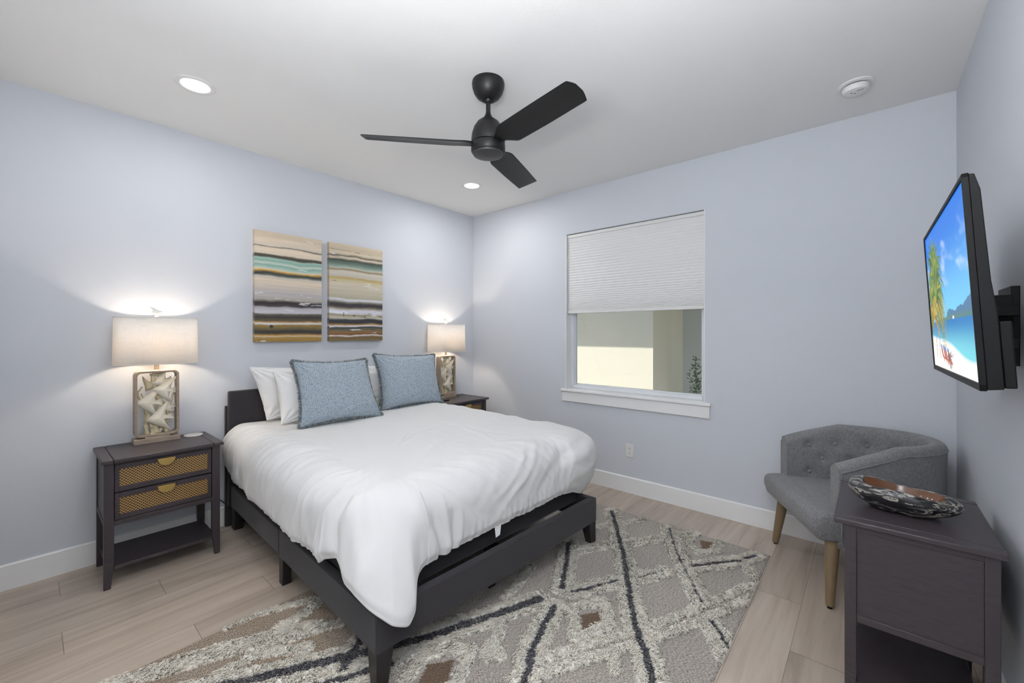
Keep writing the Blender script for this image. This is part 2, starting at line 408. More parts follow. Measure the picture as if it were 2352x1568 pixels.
def blade(ang):
    nu, nv = 40, 14; R0, R1 = 0.06, 0.665
    V = []
    for i in range(nu):
        s = i/(nu-1); r = R0+(R1-R0)*s
        wid = 0.030+0.042*sstep(0.03, 0.22, s)-0.004*sstep(0.5, 1, s)        # half width
        tipc = math.sqrt(max(0.0, 1-((s-0.955)/0.045)**2)) if s > 0.955 else 1
        pitch = -math.radians(15)*sstep(0.0, 0.2, s)
        for k in range(nv):
            a = 2*PI*k/nv; c, q = math.cos(a), math.sin(a)
            w = wid*(0.72+0.28*tipc)*math.copysign(abs(c)**0.55, c)
            rr = r-0.010*(1-tipc)*abs(c)
            t = (0.006-0.003*s)*math.copysign(abs(q)**0.8, q)*(0.5+0.5*tipc)
            y = w*math.cos(pitch)-t*math.sin(pitch); zz = w*math.sin(pitch)+t*math.cos(pitch)-0.010*(w/0.07)**2
            V.append((rr, y, zz-0.340+0.006*sstep(0, .2, s)))
    F = [tuple(q) for q in gridfaces(nu, nv).tolist()]
    F += [(i*nv+nv-1, (i+1)*nv+nv-1, (i+1)*nv, i*nv) for i in range(nu-1)]
    F += [tuple(range(nv)), tuple((nu-1)*nv+k for k in range(nv))]
    m = Matrix.Rotation(ang, 4, 'Z'); b = MB(); b.add([m @ Vector(p) for p in V], F)
    return b.build('blade', M['blackmetal'], fan, smooth=True, ang=50)
for a in (229, 349, 109): blade(math.radians(a))

# ------------------------------------------------------------------ nightstands
def canemat():
    t = NT('rattan_cane'); tc = t.n('TexCoord'); sp = t.n('SeparateXYZ'); t.l(tc.outputs['Object'], sp.inputs[0])
    SX, SZ = 0.0162, 0.0150
    u = t.math('DIVIDE', t.math('ADD', sp.outputs[1], 3), SX); v = t.math('DIVIDE', t.math('ADD', sp.outputs[2], 3), SZ)
    def dist(o):
        a = t.math('SUBTRACT', t.math('FRACT', t.math('ADD', u, o)), 0.5); b = t.math('SUBTRACT', t.math('FRACT', t.math('ADD', v, o)), 0.5)
        a2 = t.math('MULTIPLY', a, a); b2 = t.math('MULTIPLY', b, b); return t.math('SQRT', t.math('ADD', a2, b2))
    d = t.math('MINIMUM', dist(0.0), dist(0.5))
    hole = t.math('LESS_THAN', d, 0.25)
    st = t.math('SINE', t.math('MULTIPLY', t.math('ADD', u, v), 4*PI)); st2 = t.math('SINE', t.math('MULTIPLY', t.math('SUBTRACT', u, v), 4*PI))
    w = t.math('ADD', t.math('MULTIPLY', st, .25), t.math('ADD', .5, t.math('MULTIPLY', st2, .25)))
    cane = t.ramp(w, [(0.1, lin((120, 84, 42))), (0.55, lin((178, 138, 80))), (0.9, lin((216, 180, 120)))])
    c = t.mix(hole, cane, lina((22, 18, 16))); t.l(c, t.b.inputs['Base Color']); t.b.inputs['Roughness'].default_value = .5
    t.bump(t.math('SUBTRACT', t.math('MULTIPLY', w, .4), hole), 0.5, 0.002); return t.m
M['cane'] = canemat()
def make_nightstand():
    t = thing('nightstand', 'dark nightstand with two cane drawers left of the bed, holding a lamp', 'nightstand', (0.235, -2.8745, 0), group='dark two-drawer nightstands')
    DK = M['dark']
    tp = MB().box(-0.203, 0.221, -0.225, 0.225, 0.680, 0.70).build('tabletop', DK, t, bev=0.004)
    MB().box(-0.203, 0.221, -0.2745, -0.2262, 0.680, 0.70).build('breadboard_end', DK, tp, bev=0.004)
    MB().box(-0.203, 0.221, 0.2262, 0.2745, 0.680, 0.70).build('breadboard_end', DK, tp, bev=0.004)
    for sx in (-1, 1):
        for sy in (-1, 1):
            xo = 0.19 if sx > 0 else -0.188; xi = xo-sx*0.034; yo = sy*0.2625; yi = sy*0.2215
            b = MB(); xa, xb = min(xo, xi), max(xo, xi); ya, yb = min(yo, yi), max(yo, yi)
            b.box(xa, xb, ya, yb, 0.14, 0.68)
            xa2, xb2 = (xa+0.010, xb) if sx > 0 else (xa, xb-0.010); ya2, yb2 = (ya+0.013, yb) if sy > 0 else (ya, yb-0.013)
            b.taper((xa2, xb2, ya2, yb2, 0), (xa, xb, ya, yb, 0.14)); b.build('leg', DK, t, bev=0.0025)
    body = MB()
    for sy in (-1, 1):
        y0 = sy*0.2565; y1 = sy*0.247; ya, yb = min(y0, y1), max(y0, y1)
        body.box(-0.154, 0.156, ya, yb, 0.355, 0.665)                       # recessed side panel
        y0 = sy*0.261; y1 = sy*0.235; ya, yb = min(y0, y1), max(y0, y1)
        body.box(-0.154, 0.156, ya, yb, 0.333, 0.358).box(-0.156, 0.158, ya, yb, 0.660, 0.680)
    body.box(-0.178, -0.168, -0.2215, 0.2215, 0.335, 0.68)
    body.box(-0.170, 0.170, -0.235, 0.235, 0.335, 0.345)
    body.box(0.160, 0.186, -0.2215, 0.2215, 0.665, 0.68).box(0.160, 0.186, -0.2215, 0.2215, 0.333, 0.360)
    body.box(-0.139, 0.172, -0.2215, 0.2215, 0.508, 0.513)
    body.build('case', DK, t, bev=0.0015)
    for z0, z1 in ((0.5145, 0.6625), (0.3625, 0.5065)):
        dr = MB(); y = 0.2185; f0, f1 = 0.165, 0.184; ry = 0.2; ra, rb = z0+0.026, z1-0.027
        dr.box(f0, f1, -y, -ry, z0, z1).box(f0, f1, ry, y, z0, z1).box(f0, f1, -ry, ry, z0, ra).box(f0, f1, -ry, ry, rb, z1)
        dr.box(-0.12, f0, -y+0.01, y-0.01, z0+0.01, z1-0.02)
        d = dr.build('drawer', DK, t, bev=0.0015)
        MB().box(0.1755, 0.1775, -ry, ry, ra, rb).build('cane_panel', M['cane'], d)
        # half-moon tab pull
        pts = [(0.040*math.cos(a), -0.040*math.sin(a)) for a in np.linspace(0, PI, 22)]
        pz = z1-0.009
        h = MB().prism(pts, lambda yy, zz: (0.196, yy, pz+zz), lambda yy, zz: (0.1985, yy, pz+zz)); h.box(0.182, 0.1985, -0.040, 0.040, pz-0.0005, pz+0.0025)
        h.build('pull', M['brass'], d, bev=0.0006)
    MB().box(-0.165, 0.168, -0.2485, 0.2485, 0.098, 0.110).box(0.168, 0.180, -0.2215, 0.2215, 0.095, 0.112).build('lower_shelf', DK, t, bev=0.002)
    return t
ns = make_nightstand()
ns2 = dup(ns, (0.235, -0.4825, 0), 0, 'dark nightstand right of the bed, mostly hidden behind the white duvet')
ns3 = dup(ns, (3.642, -1.187, 0), PI, 'dark nightstand against the right wall below the television, holding a bowl')

# small things on them
ct = MB().lathe([(0, 0), (0.050, 0), (0.052, 0.003), (0.050, 0.007), (0.046, 0.0075), (0.0, 0.0075)], 40).build('coaster', pmat('white_stone', (225, 222, 218), 0.35, var=(30, (196, 192, 190))), loc=(0.115, -2.683, 0.70), smooth=True)
tag(ct, 'round white stone coaster beside the left bedside lamp', 'coaster')
rm = thing('remote_control', 'small black remote control on the right nightstand beside the lamp base', 'remote control', (0.262, -0.680, 0.70), (0, 0, math.radians(42)))
MB().box(-0.065, 0.065, -0.019, 0.019, 0, 0.014).build('remote_body', M['black'], rm, bev=0.005)
kb = MB()
for i in range(5):
    for j in (-1, 0, 1): kb.lathe([(0, .0155), (.003, .0155), (.003, .0138), (0, .0138)], 8, cx=-0.045+i*0.018, cy=j*0.009)
kb.build('keypad', pmat('grey_rubber', (110, 110, 112), .6), rm)

# ------------------------------------------------------------------ bedside lamps
def shadefab():
    t = NT('linen_shade'); v1 = t.coords('Object', (20, 20, 900)); v2 = t.coords('Object', (700, 700, 22))
    a = t.noise(v1, 1.0, 3, 0.6); b = t.noise(v2, 1.0, 3, 0.6)
    th = t.math('MAXIMUM', t.ramp(a, [(0.55, (0, 0, 0)), (0.72, (1, 1, 1))]), t.ramp(b, [(0.56, (0, 0, 0)), (0.74, (1, 1, 1))]))
    c = t.mix(t.math('MULTIPLY', th, 0.55), lina((248, 246, 243)), lina((220, 202, 186)))
    t.l(c, t.b.inputs['Base Color']); t.b.inputs['Roughness'].default_value = .9
    tl = t.n('BsdfTranslucent'); t.l(c, tl.inputs[0]); mx = t.n('MixShader'); mx.inputs[0].default_value = 0.36
    t.l(t.b.outputs[0], mx.inputs[1]); t.l(tl.outputs[0], mx.inputs[2]); t.l(mx.outputs[0], t.out.inputs[0]); return t.m
M['linen'] = shadefab()
M['weathered'] = pmat('weathered_wood', (172, 156, 138), 0.6, var=(9, (128, 114, 102), (2, 2, 14)), bump=(60, 0.2, (1, 1, 4)))
M['resin'] = pmat('cream_resin', (236, 231, 218), 0.5, var=(20, (214, 204, 180)))
M['resin2'] = pmat('cream_resin_dark', (212, 202, 174), 0.55, var=(24, (184, 168, 130)))
M['bulb'] = emis('warm_bulb', (255, 214, 160), 28)
def rrect(hw, hh, r, n=8):
    pts = []
    for cx_, cy_, a0 in ((hw-r, hh-r, 0), (-hw+r, hh-r, 90), (-hw+r, -hh+r, 180), (hw-r, -hh+r, 270)):
        for i in range(n+1):
            a = math.radians(a0+90*i/n); pts.append((cx_+r*math.cos(a), cy_+r*math.sin(a)))
    return pts
def fish_outline():
    # nose at -x, forked tail at +x, tall swept fins
    return [(-.50, .02), (-.36, .13), (-.20, .24), (-.02, .42), (.20, .62), (.44, .78), (.36, .58), (.27, .38), (.24, .20), (.30, .09), (.44, .17), (.56, .24),
            (.50, .06), (.56, -.14), (.42, -.09), (.29, -.05), (.22, -.16), (.25, -.36), (.38, -.62), (.16, -.50), (-.04, -.36), (-.22, -.22), (-.38, -.10)]
def fish(mb, cx_, cz, s, rot, x0, th=0.006, flip=1):
    pts = fish_outline(); c, q = math.cos(rot), math.sin(rot); n = len(pts)
    P = [((a*c-b*q)*s*flip+cx_, (a*q+b*c)*s+cz) for a, b in pts]
    inn = [((a*.55*c-b*.45*q)*s*flip+cx_, (a*.55*q+b*.45*c)*s+cz) for a, b in pts]
    v = [(x0+th*0.35, y, z) for y, z in P]+[(x0+th*2.0, y, z) for y, z in inn]+[(x0-th*0.35, y, z) for y, z in P]+[(x0-th*2.0, y, z) for y, z in inn]
    cen = len(v); v += [(x0+th*2.4, cx_, cz), (x0-th*2.4, cx_, cz)]
    f = []
    for i in range(n):
        j = (i+1) % n
        f += [(i, j, n+j, n+i), (n+i, n+j, cen), (2*n+j, 2*n+i, 3*n+i, 3*n+j), (3*n+j, 3*n+i, cen+1), (j, i, 2*n+i, 2*n+j)]
    mb.add(v, f); return mb
def make_lamp():
    t = thing('table_lamp', 'lit lamp with carved fish base on the left nightstand', 'lamp', (0.120, -2.872, 0.70), group='fish-base bedside lamps')
    MB().box(-0.045, 0.045, -0.112, 0.112, 0, 0.030).box(-0.038, 0.038, -0.060, 0.060, 0.030, 0.037).build('base', M['weathered'], t, bev=0.002)
    # open rounded frame
    fr = MB(); o = rrect(0.108, 0.204, 0.030); i_ = rrect(0.094, 0.190, 0.020); n = len(o); c = 0.241; d = 0.032
    v = [(d, y, z+c) for y, z in o]+[(d, y, z+c) for y, z in i_]+[(-d, y, z+c) for y, z in o]+[(-d, y, z+c) for y, z in i_]; f = []
    for k in range(n):
        j = (k+1) % n; f += [(k, j, n+j, n+k), (2*n+j, 2*n+k, 3*n+k, 3*n+j), (j, k, 2*n+k, 2*n+j), (n+k, n+j, 3*n+j, 3*n+k)]
    fr.add(v, f).build('frame', M['weathered'], t, smooth=True, bev=0.003)
    cz = 0.241
    def F(x, y, s, rot, x0, mat='resin', flip=1):
        fish(MB(), y, cz+x, s, rot, x0, flip=flip).build('carved_fish', M[mat], t, smooth=True, ang=70)
    F(0.132, 0.022, 0.100, math.radians(10), 0.004)
    F(0.110, -0.030, 0.080, math.radians(60), -0.012, 'resin2')
    F(0.078, 0.034, 0.122, math.radians(-8), 0.018)
    F(0.005, -0.042, 0.130, math.radians(-4), 0.014)
    F(-0.035, 0.056, 0.076, math.radians(12), 0.004)
    F(-0.098, 0.010, 0.130, math.radians(6), 0.018)
    co = MB()
    def stem(pts, r0, r1, x0=0.0):
        P = []
        for a in np.linspace(0, len(pts)-1, 5*len(pts)):
            k = min(int(a), len(pts)-2); w = a-k; w2 = w*w*(3-2*w) if False else w
            P.append((x0+0.004*math.sin(a*5), pts[k][0]*(1-w2)+pts[k+1][0]*w2, cz+pts[k][1]*(1-w2)+pts[k+1][1]*w2))
        m = len(P); co.tube(P, [(r0+(r1-r0)*q/(m-1))*(1+.22*math.sin(q*1.9)) for q in range(m)], 8)
    stem([(-.045, -.190), (-.052, -.13), (-.038, -.08), (-.060, -.02), (-.080, .03), (-.090, .07), (-.068, .105)], .012, .005)
    stem([(-.055, -.190), (-.040, -.14), (-.052, -.09), (-.050, -.03), (-.058, .02), (-.072, .065)], .008, .004, -.01)
    stem([(.050, -.190), (.044, -.14), (.062, -.09), (.050, -.04), (.070, .0), (.084, .05), (.090, .085)], .012, .005)
    stem([(.0, -.190), (-.012, -.13), (.010, -.07), (.022, .0), (.0, .06), (-.01, .12), (-.02, .185)], .017, .012, -.004)
    stem([(.010, -.190), (.03, -.16), (.02, -.10), (.038, -.03), (.020, .03)], .012, .008, -.012)
    stem([(-.022, -.190), (-.020, -.16), (-.03, -.13)], .012, .006, .008)
    stem([(-.020, .185), (0.01, .17), (.02, .188)], .012, .008, .0)
    co.build('coral_stems', M['resin2'], t, smooth=True)
    MB().lathe([(0, 0.443), (0.015, 0.443), (0.015, 0.447), (0.012, 0.450), (0.012, 0.50), (0, 0.50)], 24).build('neck', M['weathered'], t, smooth=True)
    # shade: rounded-rectangle shell, open top and bottom
    S = []; N = 96
    for k in range(N):
        a = 2*PI*k/N; c_, q_ = math.cos(a), math.sin(a); S.append((0.118*math.copysign(abs(c_)**.5, c_), 0.200*math.copysign(abs(q_)**.5, q_)))
    z0, z1 = 0.487, 0.776; sh = MB(); v = []; f = []
    for k, (x, y) in enumerate(S): v += [(x*1.01, y*1.01, z0), (x*0.99, y*0.985, z1)]
    for k in range(N): j = (k+1) % N; f.append((2*k, 2*j, 2*j+1, 2*k+1))
    sh.add(v, f); so = sh.build('lamp_shade', M['linen'], t, smooth=True)
    so.location.x = 0.012
    sol = so.modifiers.new('sol', 'SOLIDIFY'); sol.thickness = 0.0015
    for z_, k_ in ((z0+.002, 1.012), (z1-.002, .992)):
        MB().tube([(x*k_, y*k_, z_) for x, y in S], 0.0018, 6, closed=True).build('rim_band', pmat('white_band', (236, 234, 230), .8), so)
    sp_ = MB(); sp_.tube([(0, -.197, z1-.012), (0, .197, z1-.012)], .0015, 6); sp_.tube([(-.115, 0, z1-.012), (.115, 0, z1-.012)], .0015, 6)
    sp_.build('spider', M['chrome'], so)
    MB().lathe([(0, .505), (.012, .505), (.014, .53), (.012, .555), (0, .555)], 16).build('socket', M['brass'], t, smooth=True)
    MB().lathe([(0, .556), (.012, .556), (.020, .580), (.029, .605), (.028, .625), (.018, .640), (0, .645)], 20).build('bulb', M['bulb'], t, smooth=True)
    fi = MB(); fi.lathe([(0, z1-.012), (.004, z1-.012), (.004, z1+.018), (0, z1+.020)], 10)
    fi.build('finial_stem', M['resin'], t)
    fm = MB(); fish(fm, 0.0, z1+.030, 0.062, math.radians(-14), 0, th=0.003, flip=-1); fm.build('fish_finial', pmat('pale_glass_resin', (226, 228, 226), .25), t, smooth=True, ang=70)
    light('lamp_bulb_light', 'POINT', (0.012, 0, 0.615), 19, (1.0, 0.90, 0.78), radius=0.03, parent=t)
    return t
lamp = make_lamp()
lamp2 = dup(lamp, (0.120, -0.515, 0.70), 0, 'lit lamp with carved fish base on the right nightstand near the far corner')

# ------------------------------------------------------------------ paintings
def painting(y0, y1, stops, seed, label, dots=()):
    nu, nv = 150, 250; z0, z1 = 1.312, 2.156; th = 0.038
    U, V = np.meshgrid(np.linspace(0, 1, nu), np.linspace(0, 1, nv), indexing='ij')   # u left->right (+y), v top->bottom
    warp = 0.030*(fbm(U*2.2, V*5, seed)-.5)+0.010*(fbm(U*6, V*30, seed+3)-.5)
    vv = np.clip(V+warp*1.3+0.004*(fbm(U*22, V*60, seed+5)-.5), 0, 1)
    st = sorted(stops); ps = np.array([s[0] for s in st]); cs = np.array([lin(s[1]) for s in st])
    C = np.stack([np.interp(vv, ps, cs[:, k]) for k in range(3)], -1)
    streak = fbm(U*1.5+3, V*90, seed+9); C = C*(0.86+0.28*streak[..., None])
    wh = (fbm(U*3, V*55, seed+14) > .66) & (fbm(U*2, V*9, seed+15) > .60); C[wh] = C[wh]*.4+np.array(lin((236, 238, 246)))*.6
    dk = (fbm(U*2, V*70, seed+24) > .68) & (fbm(U*1.6, V*8, seed+25) > .60); C[dk] = C[dk]*.45+np.array(lin((46, 44, 44)))*.55
    for du, dv, dr in dots:
        m = ((U-du)*0.5)**2+((V-dv)*.844)**2 < dr*dr; C[m] = np.array(lin((62, 60, 62)))
    t = thing('canvas_painting', label, 'painting', (0, (y0+y1)/2, z0), group='pair of striped abstract canvases')
    w = y1-y0; h = z1-z0
    X = np.full(U.shape, th); P = np.stack([X, (U-.5)*w, (1-V)*h], -1).reshape(-1, 3)
    me = npmesh('painted_face', P, gridfaces(nu, nv)[:, ::-1]); setcol(me, C.reshape(-1, 3))
    mt = NT('painted_canvas'); at = mt.n('VertexColor', layer_name='col'); mt.l(at.outputs[0], mt.b.inputs['Base Color']); mt.b.inputs['Roughness'].default_value = .38
    mt.bump(mt.noise(mt.coords('Object', (1, 6, 60)), 3, 4), .25, .004)
    link('painted_face', me, mt.m, t)
    # wrapped sides carry the same stripes
    nv2 = 120; v1 = np.linspace(0, 1, nv2); cs2 = np.stack([np.interp(v1, ps, cs[:, k]) for k in range(3)], -1)*.8+.1*np.array(lin((214, 176, 150)))
    for sgn in (-1, 1):
        P = [(x, sgn*w/2, (1-a)*h) for a in v1 for x in (0, th)]
        F = [(2*i, 2*i+1, 2*i+3, 2*i+2) for i in range(nv2-1)]
        me = npmesh('wrapped_edge', P, F); setcol(me, np.repeat(cs2, 2, 0)); link('wrapped_edge', me, mt.m, t)
    MB().box(0.002, th-.001, -w/2+.001, w/2-.001, 0.0, h-.001).build('stretcher', pmat('canvas_core', (176, 160, 134), .8), t)
    return t
cr = (222, 206, 184); cg = (206, 196, 180)
painting(-2.296, -1.794, [(0, (206, 190, 168)), (.05, (214, 198, 174)), (.09, cr), (.125, (212, 200, 182)), (.135, (96, 90, 78)), (.145, cr), (.20, cr), (.215, (70, 66, 58)), (.235, (84, 82, 72)), (.245, (160, 190, 176)),
    (.27, (132, 172, 158)), (.29, (200, 208, 196)), (.31, (124, 166, 152)), (.335, (176, 200, 190)), (.35, (222, 196, 150)), (.36, (196, 154, 76)), (.375, (60, 64, 60)), (.395, (88, 92, 86)), (.41, (200, 192, 178)), (.44, cr), (.50, (204, 192, 178)),
    (.56, (186, 180, 180)), (.61, (176, 170, 160)), (.635, (52, 44, 46)), (.665, (72, 64, 64)), (.68, (176, 170, 176)), (.725, (200, 198, 204)), (.74, (96, 90, 78)), (.765, (56, 54, 52)), (.80, (100, 88, 66)), (.812, (180, 140, 80)), (.825, (222, 220, 224)),
    (.84, (150, 124, 66)), (.875, (110, 96, 66)), (.895, (50, 50, 52)), (.92, (86, 76, 58)), (.935, (196, 150, 74)), (.945, (206, 190, 170)), (.955, (168, 136, 70)), (1, (150, 118, 60))], 2,
    'left canvas of cream, teal and brown stripes above the bed', [(.23, .86, .014)])
painting(-1.729, -1.220, [(0, (208, 194, 170)), (.06, (196, 182, 156)), (.10, (214, 200, 176)), (.125, (92, 88, 74)), (.14, cr), (.165, (60, 68, 62)), (.20, (104, 122, 112)), (.225, (134, 156, 146)), (.25, (186, 184, 168)), (.262, (140, 116, 80)),
    (.28, (206, 200, 184)), (.33, (196, 190, 178)), (.35, (188, 162, 92)), (.375, (196, 184, 150)), (.42, (208, 198, 180)), (.50, (190, 182, 160)), (.55, (176, 170, 150)), (.565, (216, 218, 226)), (.59, (130, 124, 112)), (.61, (56, 54, 60)), (.64, (78, 72, 72)),
    (.655, (150, 138, 116)), (.68, (212, 212, 220)), (.71, (206, 206, 214)), (.725, (150, 138, 104)), (.755, (196, 190, 178)), (.775, (62, 64, 70)), (.81, (54, 56, 62)), (.83, (180, 140, 84)), (.84, (224, 224, 230)), (.855, (58, 62, 70)), (.885, (112, 106, 84)),
    (.91, (140, 106, 66)), (.935, (128, 84, 44)), (.945, (220, 214, 212)), (.96, (122, 98, 62)), (1, (128, 110, 78))], 31,
    'right canvas of grey, cream and brown stripes with small dark dots above the bed', [(.25, .735, .006), (.25, .715, .006), (.44, .737, .006), (.64, .745, .006), (.95, .738, .005)])

# outlet
ot = thing('wall_outlet', 'white double wall outlet below the window', 'outlet', (1.945, 0, 0.365))
MB().box(-0.036, 0.036, -0.006, 0, -0.0575, 0.0575).build('cover_plate', M['plastic'], ot, bev=0.002)
for s in (-1, 1):
    rc = MB().prism([(0.0165*math.cos(a), 0.0135*math.sin(a)+s*0.0195) for a in np.linspace(0, 2*PI, 20, endpoint=False)], lambda x, z: (x, -0.0078, z), lambda x, z: (x, -0.004, z)).build('receptacle', M['plastic'], ot, bev=.0008)
    MB().box(-.0075, -.0055, -.0082, -.007, s*.0195-.001, s*.0195+.007).box(.0055, .0075, -.0082, -.007, s*.0195-.001, s*.0195+.007).box(-.0025, .0025, -.0082, -.007, s*.0195-.0095, s*.0195-.0045).build('slots', M['black'], rc)
tag(MB().tube([(0.02, -2.60, 0.27), (0.012, -2.55, 0.235), (0.014, -2.50, 0.185), (0.0205, -2.455, 0.13), (0.0205, -2.42, 0.05), (0.0205, -2.40, 0.006)], .003, 8).build('power_cord', M['black'], smooth=True),
    'thin black power cord on the wall between left nightstand and bed', 'cord')

# ------------------------------------------------------------------ bed frame
# the bed stands turned about two degrees to the walls
BA = math.radians(-2.2)
def b2w(x, y, z=0.0):
    c, q = math.cos(BA), math.sin(BA); dx, dy = x-.022, y+2.490
    return (.022+c*dx-q*dy, -2.463+q*dx+c*dy, z)
def on_bed(o): o.location = b2w(0, 0); o.rotation_euler = (0, 0, BA); return o
bed = thing('bed_frame', 'charcoal upholstered platform bed frame with low headboard on black legs', 'bed', b2w(1.1, -1.715), (0, 0, BA))
BF = M['bedfab']
def B(x0, x1, y0, y1, z0, z1): return (x0-1.1, x1-1.1, y0+1.715, y1+1.715, z0, z1)
YL, YR, XF = -2.486, -0.912, 2.102
XFL = XF
hb = MB(); HL, HR = YL-.026, YR+.026; pts = [(HL+.012, 0.15), (HR-.012, 0.15), (HR-.012, 0.967), (HL+0.012, 0.967)]
hb.prism([(a+1.715, z) for a, z in pts], lambda a, z: (0.052-1.1, a, z), lambda a, z: (0.088-1.1, a, z))
hb.build('headboard', BF, bed, bev=0.010, seg=3)
MB().box(*B(0.026, 0.052, HL, HR, 0.0, 0.86)).build('headboard_frame', BF, bed, bev=0.006)
for y0, y1 in ((YL, YL+0.045), (YR-0.045, YR)):
    MB().box(*B(0.088, 1.050, y0, y1, 0.150, 0.300)).build('side_rail', BF, bed, bev=0.010, seg=3)
    yo, yi = (y0, y1) if y0 == YL else (y1, y0)
    xe = XFL if y0 == YL else XF
    MB().prism([(1.0515-1.1, yo+1.715), (xe-1.1, yo+1.715), (xe-.045-1.1, yi+1.715), (1.0515-1.1, yi+1.715)], lambda a, b_: (a, b_, 0.148), lambda a, b_: (a, b_, 0.300)).build('side_rail', BF, bed, bev=0.006, seg=3)
MB().prism([(XFL-1.1, YL+1.715), (XF-1.1, YR+1.715), (XF-.045-1.1, YR-.045+1.715), (XFL-.045-1.1, YL+.045+1.715)], lambda a, b_: (a, b_, 0.148), lambda a, b_: (a, b_, 0.300)).build('foot_rail', BF, bed, bev=0.006, seg=3)
def bleg(x0, x1, y0, y1, tx, ty):
    zf = 0.0145 if x1 > 1.3 else 0.0
    b = B(x0, x1, y0, y1, 0, 0.15); xa, xb, ya, yb = b[:4]
    MB().taper((xa+(tx if tx > 0 else 0), xb+(tx if tx < 0 else 0), ya+(ty if ty > 0 else 0), yb+(ty if ty < 0 else 0), zf), (xa, xb, ya, yb, 0.151)).build('leg', M['bedleg'], bed, bev=.002)
bleg(XFL-0.075, XFL-0.002, YL+.004, YL+.078, 0.024, -0.024)
bleg(XF-0.075, XF-0.004, YR-.078, YR-.004, 0.024, 0.024)
bleg(1.045, 1.105, YL+.004, YL+.05, -.008, 0); bleg(1.045, 1.105, YR-.05, YR-.004, -.008, 0)
bleg(0.09, 0.165, YL+.004, YL+.06, -.01, 0); bleg(0.09, 0.165, YR-.06, YR-.004, -.01, 0)
MB().box(*B(1.91, 1.955, -1.745, -1.70, 0.0145, 0.24)).build('center_leg', M['bedleg'], bed)
MB().box(*B(1.03, 1.075, -1.745, -1.70, 0, 0.24)).build('center_leg', M['bedleg'], bed)
MB().box(*B(0.10, 2.05, -1.755, -1.69, 0.215, 0.24)).build('center_rail', M['bedleg'], bed)
sl = MB()
for i in range(12): x = 0.16+i*0.148; sl.box(*B(x, x+0.07, YL+.047, YR-.047, 0.2405, 0.254))
sl.build('slats', M['bedleg'], bed)
fb = MB().box(0.10, 1.980, -2.43, -0.928, 0.2555, 0.405).build('box_spring', M['bedfab'], bev=0.015, seg=3); on_bed(fb)
tag(fb, 'thin dark upholstered foundation under the mattress inside the bed frame', 'foundation')
mpts = [(x+1.005, y-1.69) for x, y in rrect(0.90, 0.68, 0.16, 8)]
mt_ = MB().prism(mpts, lambda x, y: (x, y, 0.406), lambda x, y: (x, y, 0.640)).build('mattress', M['mattress'], bev=0.05, seg=4); on_bed(mt_)
tag(mt_, 'mattress hidden beneath the white duvet on the bed', 'mattress')

